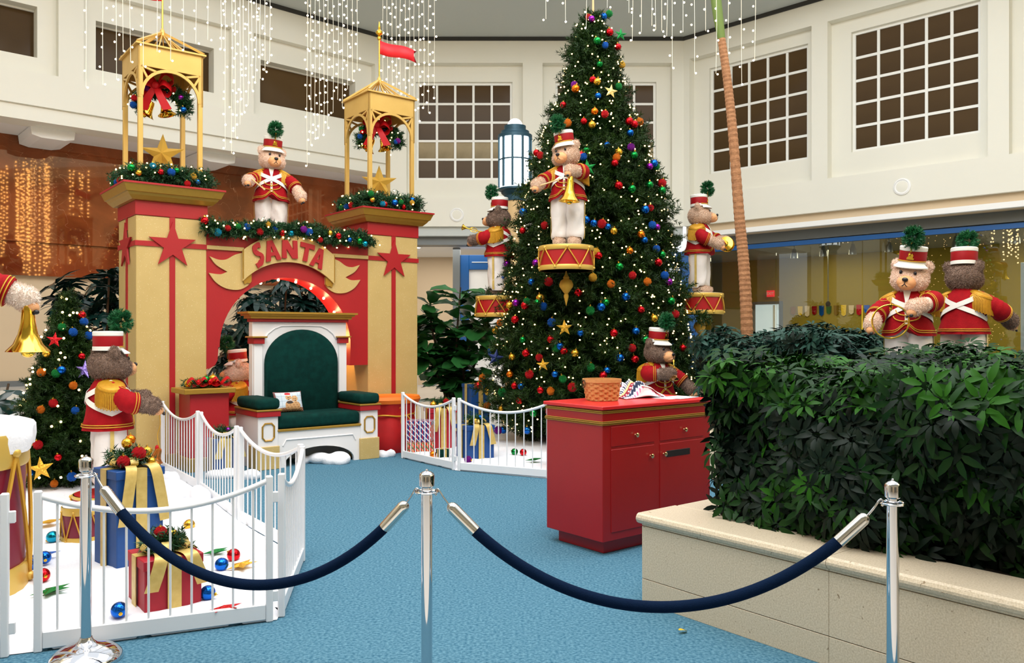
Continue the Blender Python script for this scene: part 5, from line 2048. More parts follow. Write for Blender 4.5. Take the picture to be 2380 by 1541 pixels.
def fence(label, p0, p1, h=.81, n=10, sag=.13, group='white picket fence panels'):
    p0, p1 = Vector((*p0, 0)), Vector((*p1, 0))
    d = p1 - p0
    L_ = d.length
    t = thing('picket_fence', label, 'fence', p0, atan2(d.y, d.x), group)
    for x in (.02, L_ - .02):
        m = MB()
        m.cbox(x - .019, x + .019, -.019, .019, 0, h, .006)
        po = m.build('post', 'white_enamel', t)
    MB().cbox(.04, L_ - .04, -.014, .014, .015, .1, .004).build('base_board', 'white_enamel', t)

    def zr(x):
        f = (x / L_) * 2 - 1
        return h - .015 - sag * (1 - f * f)
    MB().tube([(x, 0, zr(x)) for x in np.linspace(.03, L_ - .03, 21)], .0155, 10).build('top_rail', 'white_enamel', t)
    for i in range(n):
        x = L_ * (i + 1) / (n + 1)
        MB().tube([(x, 0, .09), (x, 0, zr(x))], .0065, 6).build('picket', 'white_enamel', t)
    for z in (.14, h - .12):
        MB().cbox(L_ - .004, L_ + .028, -.012, .012, z - .03, z + .03, .004).build('hinge', 'white_enamel', t)
    return t


fence('white fence panel at the bottom left corner beside the big drum', (-3.6, 3.62), (-2.49, 4.05))
fence('white fence panel in front of the red gift', (-2.40, 4.10), (-1.33, 4.55))
fence('white fence panel at the corner of the carpet aisle, behind the left rope', (-1.3, 4.6), (-1.475, 5.76), n=11)
fence('white fence panel along the aisle, nearest the camera', (-1.50, 5.83), (-2.31, 6.93), n=12)
fence('white fence panel along the aisle, middle one', (-2.35, 6.99), (-3.15, 8.27), n=13)
fence('white fence panel along the aisle, farthest by the pedestal', (-3.2, 8.34), (-4.1, 9.58), n=13)
fence('white fence panel far left behind the small tree', (-6.3, 8.0), (-5.1, 8.7))
fence('white fence panel right of the throne with gifts behind', (-1.41, 10.49), (-.67, 9.555), h=.85, n=10)
fence('white fence panel in front of the tall tree and blue gift', (-.63, 9.52), (.42, 9.0), h=.85, n=10)
fence('white fence panel hidden behind the red counter', (.47, 8.96), (1.5, 8.7), h=.85, n=10)


def patterned(name, c0, c1, c2, scale):
    m = bpy.data.materials.new(name)
    m.use_nodes = True
    nt = m.node_tree
    b = nt.nodes['Principled BSDF']
    tc = nt.nodes.new('ShaderNodeTexCoord')
    prev = None
    for i, (dr, col, thr) in enumerate((('X', c1, .7), ('DIAGONAL', c2, .82))):
        w = nt.nodes.new('ShaderNodeTexWave')
        w.bands_direction = dr
        w.inputs['Scale'].default_value = scale
        w.inputs['Distortion'].default_value = 1.5
        nt.links.new(tc.outputs['Object'], w.inputs['Vector'])
        g = nt.nodes.new('ShaderNodeMath')
        g.operation = 'GREATER_THAN'
        g.inputs[1].default_value = thr
        nt.links.new(w.outputs['Fac'], g.inputs[0])
        mx = nt.nodes.new('ShaderNodeMix')
        mx.data_type = 'RGBA'
        if prev is None:
            mx.inputs[6].default_value = lin(c0)
        else:
            nt.links.new(prev, mx.inputs[6])
        mx.inputs[7].default_value = lin(col)
        nt.links.new(g.outputs[0], mx.inputs[0])
        prev = mx.outputs[2]
    nt.links.new(prev, b.inputs['Base Color'])
    b.inputs['Roughness'].default_value = .25
    MATS[name] = m


patterned('plaid_paper', (30, 60, 130), (190, 40, 50), (220, 226, 236), 9)
patterned('candy_paper', (190, 40, 30), (230, 200, 150), (60, 110, 70), 10)


def gift(label, loc, rz, w, d, h, body, ribbon='gold_ribbon', topper=None, lid=True, rw=.075, tails=True):
    t = thing('wrapped_gift', label, 'gift', loc, rz)
    MB().cbox(-w / 2, w / 2, -d / 2, d / 2, 0, h, .006).build('box', body, t)
    if lid:
        m = MB()
        m.cbox(-w / 2 - .008, w / 2 + .008, -d / 2 - .008, d / 2 + .008, h - .05, h + .006, .004)
        m.build('lid', body, t)
    if ribbon:
        e = .012
        z1 = h + .008
        for ax in (0, 1):
            m = MB()
            q = (d if ax == 0 else w) / 2 + .008 + .003
            for s in (-1, 1):
                if ax == 0:
                    m.box(-rw / 2, rw / 2, min(s * q, s * (q + .004)), max(s * q, s * (q + .004)), .0, z1)
                else:
                    m.box(min(s * q, s * (q + .004)), max(s * q, s * (q + .004)), -rw / 2, rw / 2, .0, z1)
            if ax == 0:
                m.box(-rw / 2, rw / 2, -q - .004, q + .004, z1 - .002, z1 + .002)
            else:
                m.box(-q - .004, q + .004, -rw / 2, rw / 2, z1 - .001, z1 + .003)
            m.build('ribbon_band', ribbon, t)
        if topper != 'none':
            for k in range(6):
                a = k * pi / 3 + .3
                c = Vector((cos(a), sin(a), 0))
                P = catmull([Vector((0, 0, z1)), c * .09 + Vector((0, 0, z1 + .07)), c * .14 + Vector((0, 0, z1 + .035)), c * .09 + Vector((0, 0, z1 + .008)), Vector((0, 0, z1 + .01))], 4)
                sd = Vector((-sin(a), cos(a), 0))
                m = MB()
                m.strip(P, [sd] * len(P), [Vector((0, 0, 1)) + c * .3] * len(P), .05, .003)
                m.build('bow_loop', ribbon, t)
            if tails:
                for s in (-.5, .6):
                    P = catmull([Vector((s * .08, -.02, z1 + .01)), Vector((s * .14, -d / 2 - .012, z1 + .012)), Vector((s * .2, -d / 2 - .035, z1 - h * .25)), Vector((s * .26, -d / 2 - .03, z1 - h * .55))], 5)
                    m = MB()
                    m.strip(P, [Vector((1, 0, .1 * s))] * len(P), [Vector((0, -1, .3))] * len(P), rw, .003)
                    m.build('bow_tail', ribbon, t)
    if topper and topper != 'none':
        n = 130
        P = np.stack([RNG.uniform(-.07, .07, n), RNG.uniform(-.07, .07, n), RNG.uniform(.01, .05, n) + h], -1)
        D = np.stack([RNG.normal(size=n), RNG.normal(size=n), np.abs(RNG.normal(size=n)) * .9 + .1], -1)
        D /= np.linalg.norm(D, axis=1, keepdims=True)
        V = needles(P, D, RNG.uniform(.06, .12, n), 20, .05, .0045)
        V[:, 2] = np.maximum(V[:, 2], h + .008)
        stuff(obj('pine_sprig', needle_mesh('pine_sprig', V, 'needles_garland'), t))
        for c, x, y, z, r in topper:
            obj('bauble', orn_mesh(c, 'smooth' if c != 'red' else 'bumpy'), t, (x, y, h + z), None, r)
    return t


TOP = [('red', -.09, -.1, .06, .04), ('red', .02, -.09, .1, .045), ('gold', .1, -.05, .1, .036), ('gold', -.03, -.03, .17, .035), ('orange', .0, -.02, .19, .034), ('gold', .1, -.11, .04, .028)]
gift('tall blue gift with gold ribbon and pine topper inside the left fence', (-2.6, 5.55, .03), radians(52), .32, .31, .66, 'blue_gift', topper=TOP)
gift('red gift with gold ribbon bow inside the left fence', (-2.0, 4.71, .03), radians(40), .31, .32, .31, 'red_gift', topper=[('red', -.03, -.02, .12, .036), ('gold', .05, .03, .09, .03)])
gift('blue gift with gold ribbon between the pedestal and throne', UV(3.27, 9.38), SETROT, .3, .26, .4, 'blue_gift', topper=[('purple', .02, -.06, .1, .032), ('gold', -.06, -.06, .05, .028)])
t1 = gift('red and gold patterned gift at the bottom of the pile by the throne', (-1.2, 10.72, .03), radians(12), .34, .26, .15, 'candy_paper', None)
t1 = gift('blue plaid gift on the patterned one by the throne', (-1.2, 10.74, .186), radians(-6), .32, .24, .27, 'plaid_paper', None)
gift('red gift with gold ribbon behind the right fence', (-.98, 11.15, .03), radians(20), .36, .34, .55, 'red_gift', topper=[('gold', -.12, -.1, .06, .045), ('red', .06, -.08, .09, .045)])
gift('blue gift with gold ribbon behind the right fence', (-.46, 10.2, .03), radians(28), .36, .34, .43, 'blue_gift', topper=[('gold', -.04, -.1, .06, .03), ('blue', .03, -.08, .1, .03)])
gift('tall dark blue gift with gold ribbon at the left foot of the tall tree', (GX(1106, 12.6), 12.6, .0), radians(30), .32, .3, .82, 'blue_gift', topper='none')
gift('large red gift half hidden behind the red counter', (.66, 9.45, .03), radians(10), .46, .36, .68, 'red_gift', topper='none', tails=False)
gift('small green gift on the snow behind the right fence', (-.86, 10.2, .03), radians(30), .12, .12, .12, 'green_velvet', 'gold_ribbon', topper='none', rw=.03)
drum('snow_drum', 'small wine red drum on the snow behind the tall blue gift', (GX(196, 6.15), 6.15, .04), .155, .27, n=8, body='drum_wine')

SN = '''turquoise:122,1248 blue:103,1296 blue:67,1312 red:99,1337 gold:440,1220 red:543,1290 blue:515,1312 blue:277,1418 blue:483,1378 green:1196,1050 red:1216,1051 purple:1088,1068 orange:1006,1056'''.split()
for i, s in enumerate(SN):
    c, q = s.split(':')
    px, py = [float(v) for v in q.split(',')]
    Y = F * (H - .1) / (py - HY)
    where = 'beside the big drum' if px < 90 else 'at the left beside the gold star' if px < 130 else 'beside the red gift' if px < 300 else 'behind the red gift' if px < 500 else 'near the fence corner' if px < 600 else 'under the tall tree behind the right fence'
    o = orn(c, 'smooth' if i not in (11,) else 'bumpy', (GX(px, Y), Y, .1), .044, '%s ball lying on the snow %s' % (c, where), 'balls on the snow')
    o.rotation_euler = (random.uniform(.9, 2.2), 0, random.uniform(0, 6))
for c, px, py, R_, lab in (('gold', 114, 1213, .12, 'gold star lying on the snow behind the fence at the left'), ('green', 121, 1372, .12, 'dark green star lying on the snow beside the left stanchion'), ('blue', 98, 1290, .12, 'blue star lying on the snow by the big drum'),
                           ('green', 502, 1282, .1, 'green star lying on the snow behind the rope'), ('gold', 562, 1313, .11, 'gold star lying on the snow by the fence corner'), ('red', 523, 1414, .1, 'red star lying on the snow in front of the red gift'),
                           ('green', 1242, 1068, .12, 'green star lying on the snow under the tall tree')):
    Y = F * (H - .085) / (py - HY)
    tag(obj('snow_star', star_mesh('snow_star', R_, .016, 'glit_' + c, R_ * .42), None, (GX(px, Y), Y, .088), (radians(80), 0, random.uniform(0, 2))), lab, 'star')

# ================================================================== STANCHIONS AND ROPES
ST = [Vector((GX(200, 4.0), 4.0, 0)), Vector((GX(992, 3.585), 3.585, 0)), Vector((GX(2075, 3.35), 3.35, 0))]
for p, lab in zip(ST, ('chrome stanchion at the left in front of the fence', 'chrome stanchion in the middle of the aisle', 'chrome stanchion at the right in front of the planter')):
    t = thing('rope_stanchion', lab, 'stanchion', p)
    MB().lathe([(.165, 0), (.168, .012), (.16, .03), (.13, .055), (.085, .075), (.05, .085), (.034, .1), (.028, .115)], 40).build('base', 'chrome', t)
    MB().lathe([(.0245, .09), (.0245, .905)], 28, caps=False).build('pole', 'chrome', t)
    m = MB()
    m.tube([(.047 * cos(a), .047 * sin(a), .905) for a in np.linspace(0, 2 * pi, 33)[:-1]], .0055, 8, closed=True)
    for k in range(4):
        a = k * pi / 2 + .5
        m.tube([(.02 * cos(a), .02 * sin(a), .905), (.047 * cos(a), .047 * sin(a), .905)], .004, 6)
    m.build('rope_ring', 'chrome', t)
    MB().lathe([(.024, .905), (.024, .925), (.0275, .928), (.033, .932), (.0335, .975), (.031, .985), (.02, .993), (.006, .998), (.006, 1.004), (.002, 1.006)], 28).build('finial_cap', 'chrome', t)


def rope(label, a, b, low):
    t = thing('velvet_rope', label, 'rope', a)
    a, b = Vector(a), Vector(b)
    d = b - a
    L_ = d.length
    u = d.normalized()
    n = 48
    zt = .905
    pa = a + u * .05
    pb = b - u * .05
    P = []
    k = 2.6
    for i in range(n + 1):
        f = i / n
        c = (math.cosh(k * (f * 2 - 1) * .5) - 1) / (math.cosh(k * .5) - 1)
        q = pa.lerp(pb, f)
        P.append(Vector((q.x, q.y, low + (zt - low) * c)) - a)
    MB().tube(P[4:-4], .0245, 16).build('velvet_cover', 'navy_velvet', t)
    for e in (0, 1):
        Q = P[:7] if e == 0 else P[::-1][:7]
        Q = [Q[0], Q[0].lerp(Q[1], .5)] + [Q[1].lerp(Q[2], .2)] + Q[2:6]
        st = Q[2].lerp(Q[3], .0)
        dr = (Q[6] - Q[2]).normalized()
        m = MB()
        s0 = Q[2]
        m.tube([s0, s0 + dr * .006, s0 + dr * .016, s0 + dr * .03, Q[5] + dr * .015], [.006, .016, .024, .0265, .0265], 18)
        m.build('ferrule', 'chrome_satin', t, sharp=60)
        m = MB()
        top = Vector(Q[0])
        m.tube(catmull([s0, s0.lerp(top, .5) + Vector((0, 0, .004)), top + Vector((0, 0, .012)), top + u * (-.012 if e == 0 else .012) + Vector((0, 0, .004)), top + u * (-.008 if e == 0 else .008) + Vector((0, 0, -.014))], 5), .0045, 8)
        m.build('hook', 'chrome', t)
    return t


rope('dark blue velvet rope between the left and middle stanchions', ST[0], ST[1], .435)
rope('dark blue velvet rope between the middle and right stanchions', ST[1], ST[2], .44)

# ================================================================== COUNTER AND THINGS ON IT
CU, CV = 4.155, 4.166
t = thing('red_counter', 'red cash counter with gold trim and brass knobs', 'counter', UV(CU, CV), SETROT)
MB().cbox(.07, 1.15, .06, .55, 0, .1, .004).build('kick_plinth', 'red_counter', t)
MB().cbox(0, 1.22, 0, .61, .1, 1.05, .004).build('carcass', 'red_counter', t)
MB().cbox(-.02, 1.24, -.02, .63, 1.05, 1.078, .005).build('top', 'red_top', t)
for z0, z1, e in ((1.022, 1.032, .006), (1.034, 1.044, .01), (.938, .946, .008), (.949, .957, .012), (.96, .968, .008)):
    MB().cbox(-e, 1.22 + e, -e, .61 + e, z0, z1, .002).build('gold_trim', 'gold_trim', t)


def knob(par, x, z):
    m = MB(Matrix.Translation((x, 0, z)) @ Matrix.Rotation(pi / 2, 4, 'X'))
    m.lathe([(.013, 0), (.007, .006), (.006, .016), (.015, .022), (.017, .03), (.01, .036), (.001, .037)], 14)
    m.build('knob', 'brass_knob', par)
    m = MB(Matrix.Translation((x - .02, 0, z + .045)) @ Matrix.Rotation(pi / 2, 4, 'X'))
    m.lathe([(.008, 0), (.008, .003), (.001, .004)], 10)
    m.build('lock', 'brass_knob', par)


for x0, x1, kx in ((.085, .546, .50), (.61, 1.13, .65)):
    dr = MB().cbox(x0, x1, -.006, .01, .78, .925, .003).build('drawer', 'red_counter', t)
    knob(dr, (x0 + x1) / 2 + .02, .85)
    do = MB().cbox(x0, x1, -.006, .01, .16, .76, .003).build('door', 'red_counter', t)
    knob(do, kx, .68)
    if x0 > .5:
        MB().cbox(.68, .96, -.009, .0, .65, .7, .003).build('slot', 'slot_black', do)

bt = thing('splint_basket', 'woven wooden splint basket on the red counter', 'basket', UV(4.53, 4.55, 1.078), .25)


def sq(a, r, e=3.2):
    c, s = abs(cos(a)), abs(sin(a))
    return r / ((c ** e + s ** e) ** (1 / e))


nz, na = 7, 22
for j in range(nz):
    z0 = .012 + j * .0195
    f = (z0) / .16
    e = 4 - 1.6 * f
    for ph in (0,):
        P, N = [], []
        for i in range(na * 2):
            a = 2 * pi * i / (na * 2)
            r = sq(a, .108 + .03 * f, e) + .005 * (1 if (i // 2 + j) % 2 else -1)
            P.append(Vector((r * cos(a), r * sin(a), z0 + .009)))
            N.append(Vector((cos(a), sin(a), 0)))
        m = MB()
        m.strip(P, [Vector((0, 0, 1))] * len(P), N, .0175, .003, closed=True)
        m.build('weave_band', 'basket', bt)
for i in range(na):
    a = 2 * pi * (i + .5) / na
    P, N = [], []
    for k in range(5):
        f = k / 4 * .9
        r = sq(a, .108 + .03 * f, 4 - 1.6 * f)
        P.append(Vector((r * cos(a), r * sin(a), f * .16 + .002)))
        N.append(Vector((cos(a), sin(a), 0)))
    m = MB()
    m.strip(P, [Vector((-sin(a), cos(a), 0))] * 5, N, .016, .002)
    m.build('stake', 'basket', bt)
P = [Vector((sq(a, .141, 2.4) * cos(a), sq(a, .141, 2.4) * sin(a), .156)) for a in np.linspace(0, 2 * pi, 49)[:-1]]
m = MB()
m.strip(P, [Vector((0, 0, 1))] * 48, [Vector((p.x, p.y, 0)).normalized() for p in P], .026, .006, closed=True)
m.build('rim', 'basket', bt)
m = MB()
m.prismz([(sq(a, .107, 4) * cos(a), sq(a, .107, 4) * sin(a)) for a in np.linspace(0, 2 * pi, 33)[:-1]], .002, .008)
m.build('bottom', 'basket', bt)
for s in (-1, 1):
    m = MB()
    m.tube([(s * .15, .03 * cos(a), .13 + .03 * sin(a)) for a in np.linspace(0, 2 * pi, 13)[:-1]], .004, 5, closed=True)
    m.build('ear_handle', 'bark', bt)


def nordic(a, b):
    r = (b * 7 + .35 * sin(a * 9)) % 7
    k = int(r)
    f = r - k
    x = (a * 16) % 1
    if k in (0, 4):
        return (226, 226, 230) if not (((x - .5) / .24) ** 2 + ((f - .5) / .3) ** 2 < 1) else (236, 110, 160)
    if k in (1, 5):
        return (28, 44, 78) if abs(f - .5) < .36 + .2 * sin(x * 2 * pi) else (230, 232, 238)
    if k == 2:
        return (150, 22, 52) if abs(x - .5) > .14 or abs(f - .5) > .3 else (240, 236, 240)
    if k == 3:
        return (240, 214, 150) if f < .25 else (30, 48, 84) if sin(x * 2 * pi * 2) > 0 else (232, 236, 240)
    return (236, 170, 196) if f < .5 else (240, 240, 244)


def heap(a, b):
    x, y = (a - .5) * 2, (b - .5) * 2
    rr = x * x * .9 + y * y
    ridge = math.exp(-((x + .35 * y + .25) / .38) ** 2) * max(0, 1 - (y * .8) ** 2)
    z = .012 + .13 * ridge + .05 * math.exp(-((x - .35) ** 2 + (y + .2) ** 2) / .12) + .02 * sin(7 * x + 3 * y) * max(0, 1 - rr) + .016 * sin(13 * y - 4 * x) * max(0, 1 - rr)
    edge = max(0, min(1, (1.02 - max(abs(x), abs(y))) / .18))
    return (x * .21 * (1 + .08 * sin(5 * y)), y * .14 * (1 + .12 * sin(4 * x)), max(.003, z * edge ** .6 + .003))


t = thing('knit_fleece', 'crumpled pink and navy patterned fleece beside the basket', 'cloth', UV(4.96, 4.6, 1.078), SETROT - .1)
o = obj('fabric', grid_print('fabric', 1, 1, 110, 90, nordic, heap, 'printed_cloth'), t)
o.modifiers.new('thick', 'SOLIDIFY').thickness = .004
P = catmull([(-.02, -.1, .1), (.06, -.12, .08), (.12, -.135, .04), (.19, -.14, .012)], 6)
m = MB()
m.strip(P, [Vector((.3, 1, .3))] * len(P), [Vector((0, -.6, 1))] * len(P), .03, .005)
m.build('white_trim', 'belt_white', t)
for k, (du, dv, r) in enumerate(((0, 0, 0), (.06, -.03, .15))):
    o = MB().cbox(-.14, .14, -.1, .1, 0, .002, .0005).build('paper_sheet', 'paper', None, UV(5.14 + du, 4.37 + dv, 1.0785 + .0022 * k), SETROT + r)
    tag(o, ('white paper sheet on the red counter, lower one', 'white paper sheet on the red counter, upper one')[k], 'paper')

# ================================================================== PLANTERS
def planter(label, u0, u1, v0, v1, h, slab=1.2, parts=True):
    t = thing('stone_planter', label, 'planter', UV(u0, v1), SETROT)
    W_, D_ = u1 - u0, v1 - v0
    MB().box(.03, W_, -D_, -.03, 0, h - .08).build('core', 'soil', t)
    n = int(math.ceil(D_ / slab))
    for row, (z0, z1) in enumerate(((0, .142), (.146, .455), (.459, h - .06))):
        for i in range(n):
            y1 = -i * slab - (0 if i else 0)
            y0 = max(-D_, -(i + 1) * slab + .0015)
            if row == 1:
                pass
            MB().cbox(0, .03, y0, y1, z0, z1, .0015).build('stone_slab', 'planter_stone', t)
    for row, (z0, z1) in enumerate(((0, .142), (.146, .455), (.459, h - .06))):
        for i in range(int(math.ceil(W_ / slab))):
            MB().cbox(.03 + i * slab, min(W_, .03 + (i + 1) * slab - .003), -.03, 0, z0, z1, .0015).build('stone_slab', 'planter_stone', t)
    lw = .33
    for i in range(n):
        y1 = -i * slab + (.025 if i == 0 else 0)
        y0 = max(-D_, -(i + 1) * slab + .003)
        m = MB()
        pf = [(.0 + lw, h), (-.005, h), (-.018, h - .008), (-.026, h - .024), (-.026, h - .036), (-.018, h - .052), (-.005, h - .06), (lw, h - .06)]
        m.prism(pf, y0, y1)
        m.build('coping_stone', 'planter_stone', t)
    m = MB()
    for i in range(int(math.ceil((W_ - lw) / slab))):
        MB().cbox(lw + .003 + i * slab, min(W_, lw + (i + 1) * slab), -lw, .025, h - .06, h, .012).build('coping_stone', 'planter_stone', t)
    MB().box(lw, W_, -D_, -lw, h - .08, h - .03).build('soil_bed', 'soil', t)
    return t


planter('low beige stone planter at the right foreground', 3.64, 7.2, -1.6, 3.32, .53)
planter('beige stone planter behind the red counter', 7.3, 9.6, 4.3, 6.15, .53)
# ================================================================== PLANTS
def leaflet(L_, w, droop, n=4, cup=.2):
    """returns verts, faces of one pointed leaflet along +X, folded on its midrib"""
    vs, fs = [], []
    for i in range(n + 1):
        f = i / n
        ww = w * sin(pi * min(.98, .06 + f * .94)) ** .8
        z = -droop * f * f * L_
        vs += [(f * L_, -ww, z + cup * ww), (f * L_, 0, z), (f * L_, ww, z + cup * ww)]
    for i in range(n):
        a, b = i * 3, (i + 1) * 3
        fs += [(a, b, b + 1, a + 1), (a + 1, b + 1, b + 2, a + 2)]
    return vs, fs


def cluster_mesh(name, m, k=8, L_=.115, w=.021, droop=.5, lift=.25):
    b = MB()
    for i in range(k):
        a = 2 * pi * i / k + random.uniform(-.15, .15)
        vs, fs = leaflet(L_ * random.uniform(.8, 1.1), w * random.uniform(.85, 1.1), droop * random.uniform(.6, 1.3), 3)
        b.M = Matrix.Rotation(a, 4, 'Z') @ Matrix.Translation((.022, 0, 0)) @ Matrix.Rotation(-lift + random.uniform(-.2, .2), 4, 'Y')
        b.add(vs, fs, 0, True)
    b.M = Matrix()
    b.tube([(0, 0, 0), (.01, .0, -.09), (.0, .01, -.17)], .0025, 4)
    return b.mesh(name, m, recalc=False, sharp=180)


def as_np(me):
    V = np.empty(len(me.vertices) * 3)
    me.vertices.foreach_get('co', V)
    me.calc_loop_triangles()
    T = np.empty(len(me.loop_triangles) * 3, dtype=np.int32)
    me.loop_triangles.foreach_get('vertices', T)
    return V.reshape(-1, 3), T.reshape(-1, 3)


def orient(n_, spin):
    q = Vector(n_).to_track_quat('Z', 'Y').to_matrix().to_4x4()
    return q @ Matrix.Rotation(spin, 4, 'Z')


def merged(name, items, protos, mats_of, t):
    """join many clusters into one mesh per material"""
    by = {}
    for M, k in items:
        V, T = protos[k]
        Mn = np.array(M)
        W_ = V @ Mn[:3, :3].T + Mn[:3, 3]
        by.setdefault(mats_of[k], []).append((W_, T))
    for mname, L_ in by.items():
        off = 0
        Vs, Ts = [], []
        for W_, T in L_:
            Vs.append(W_)
            Ts.append(T + off)
            off += len(W_)
        stuff(obj(name, fastmesh(name, np.concatenate(Vs), np.concatenate(Ts), mname, smooth=True), t))


def hedge(label, u0, u1, v0, v1, z0, z1, nface, ntop, nend, cmats, single, size=1.0, topvar=.12):
    t = thing('umbrella_plant_hedge', label, 'hedge', UV(u0, v1, z0), SETROT)
    W_, D_, Hh = u1 - u0, v1 - v0, z1 - z0
    me = []
    for c in cmats:
        for k in range(3):
            me.append((cluster_mesh('leaf_cluster', c, random.choice([7, 8, 9]), .115 * size, .021 * size, random.uniform(.3, .7)), c))
    protos = [as_np(m[0]) for m in me]
    mats_of = [m[1] for m in me]
    nc = len(cmats)

    def top(x, y):
        return Hh + topvar * (.5 * sin(x * 3.1 + y * 2.3) + .5 * sin(y * 4.7 - x * 1.9 + 1))
    items = []

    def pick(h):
        # brighter greens at the crown, mostly dark green lower down
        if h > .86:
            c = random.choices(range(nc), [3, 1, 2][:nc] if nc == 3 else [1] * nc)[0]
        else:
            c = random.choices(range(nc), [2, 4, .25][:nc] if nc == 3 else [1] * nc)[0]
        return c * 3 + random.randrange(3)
    for i in range(nface):
        y = -random.uniform(-.05, D_)
        f = random.random() ** .9
        z = f * top(0, y)
        bulge = .16 * sin(y * 3.3 + z * 4) + .1 * sin(y * 7.1 - z * 6) - .12 * f
        n_ = Vector((-1, random.uniform(-.5, .5), random.uniform(-.15, .9)))
        P = Vector((.05 + bulge * .6 + random.uniform(-.09, .14), y, max(.02, z)))
        items.append((Matrix.Translation(P) @ orient(n_, random.uniform(0, 6)) @ Matrix.Scale(random.uniform(.75, 1.08), 4), pick(f), 0))
    for i in range(nend):
        x = random.uniform(0, W_)
        f = random.random()
        z = f * top(x, 0)
        n_ = Vector((random.uniform(-.5, .5), 1, random.uniform(-.1, .9)))
        P = Vector((x, random.uniform(-.12, .08), max(.02, z)))
        items.append((Matrix.Translation(P) @ orient(n_, random.uniform(0, 6)) @ Matrix.Scale(random.uniform(.8, 1.2), 4), pick(f), 1))
    for i in range(ntop):
        x, y = random.uniform(-.08, W_), -random.uniform(-.05, D_)
        n_ = Vector((random.uniform(-.55, .35), random.uniform(-.45, .45), 1))
        P = Vector((x, y, top(x, y) + random.uniform(-.12, .1)))
        items.append((Matrix.Translation(P) @ orient(n_, random.uniform(0, 6)) @ Matrix.Scale(random.uniform(.8, 1.1), 4), pick(1.0), 2))
    # clusters nearest the viewpoint are objects of their own
    Mw = Matrix.Translation(UV(u0, v1, z0)) @ Matrix.Rotation(SETROT, 4, 'Z')

    def key(it):
        w = Mw @ it[0].translation
        px = CX + F * w.x / max(w.y, .1)
        py = HY - F * (w.z - H) / max(w.y, .1)
        vis = -60 < px < 2440 and py < 1600
        return (0 if vis else 50) + w.length
    items.sort(key=key)
    for M, k, s in items[:single]:
        obj('leaf_cluster', me[k][0], t, mtx=M)
    merged('foliage', [(M, k) for M, k, s in items[single:]], protos, mats_of, t)
    # stems, then a dark core sheet standing in for the shaded interior
    m = MB()
    for i in range(int(9 * D_)):
        x, y = random.uniform(.1, min(W_, 1.0)), -random.uniform(.05, D_ - .05)
        m.tube([(x, y, 0), (x + random.uniform(-.1, .05), y + random.uniform(-.1, .1), Hh * .9)], .009, 5)
    m.build('stems', 'stem_green', t)
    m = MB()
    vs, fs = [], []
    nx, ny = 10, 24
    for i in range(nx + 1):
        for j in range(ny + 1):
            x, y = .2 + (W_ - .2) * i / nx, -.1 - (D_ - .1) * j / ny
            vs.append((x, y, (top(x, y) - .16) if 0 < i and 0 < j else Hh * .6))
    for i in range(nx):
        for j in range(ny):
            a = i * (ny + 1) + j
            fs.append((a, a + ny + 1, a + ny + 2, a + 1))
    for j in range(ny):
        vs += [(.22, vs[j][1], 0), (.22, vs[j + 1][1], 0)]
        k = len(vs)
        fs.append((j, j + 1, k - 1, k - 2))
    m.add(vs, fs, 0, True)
    m.build('dark_core', 'tree_core', t, recalc=False)
    return t


hedge('dense glossy umbrella-plant hedge in the right foreground planter', 3.98, 6.9, -1.3, 3.02, .5, 1.36, 3000, 2200, 520, ['hedge_leaf', 'hedge_leaf_dark', 'hedge_leaf_bright'], 300, .86, .08)
hedge('smaller bluish green hedge behind the red counter', 7.5, 9.4, 4.4, 5.95, .5, 1.52, 420, 700, 160, ['hedge_blue', 'hedge_leaf_dark', 'hedge_blue'], 60, .95, .1)

# palm trunk
pts = [W(px, py, 9.5) for px, py in ((1737, 1010), (1736, 775), (1729, 620), (1718, 500), (1704, 320), (1692, 200), (1677, 90))]
base = pts[0].copy()
t = thing('palm_tree', 'slender leaning palm trunk right of the tall tree', 'palm', base)
P = catmull([p - base for p in pts], 24)
rr = [(.074 - .03 * i / len(P)) * (1 + (.05 if i % 2 else -.03)) for i in range(len(P))]
MB().tube(P, rr, 12, smooth=False).build('trunk', 'palm_bark', t)
q = [P[-1], W(1668, 30, 9.5) - base, W(1660, -40, 9.5) - base, W(1650, -140, 9.5) - base]
MB().tube(catmull(q, 5), [.044 + .016 * sin(i / 15 * pi) for i in range(16)], 12).build('crown_shaft', 'palm_green', t)
top = q[-1]
for k in range(9):
    a = 2 * pi * k / 9
    e = Vector((cos(a), sin(a), 0))
    path = catmull([top, top + e * .5 + Vector((0, 0, .45)), top + e * 1.0 + Vector((0, 0, .4)), top + e * 1.45 + Vector((0, 0, .0))], 7)
    m = MB()
    m.tube(path, .01, 4)
    sd = Vector((-sin(a), cos(a), 0))
    for i in range(2, len(path)):
        for s in (-1, 1):
            p = path[i]
            d = (sd * s + e * .4 + Vector((0, 0, -.25))).normalized() * (.38 * (1 - (i / len(path) - .5) ** 2 * 2))
            w = Vector((0, 0, 1)).cross(d).normalized() * .014
            m.add([p - w, p + w, p + d], [(0, 1, 2)])
    m.build('frond', 'hedge_leaf', t, recalc=False)


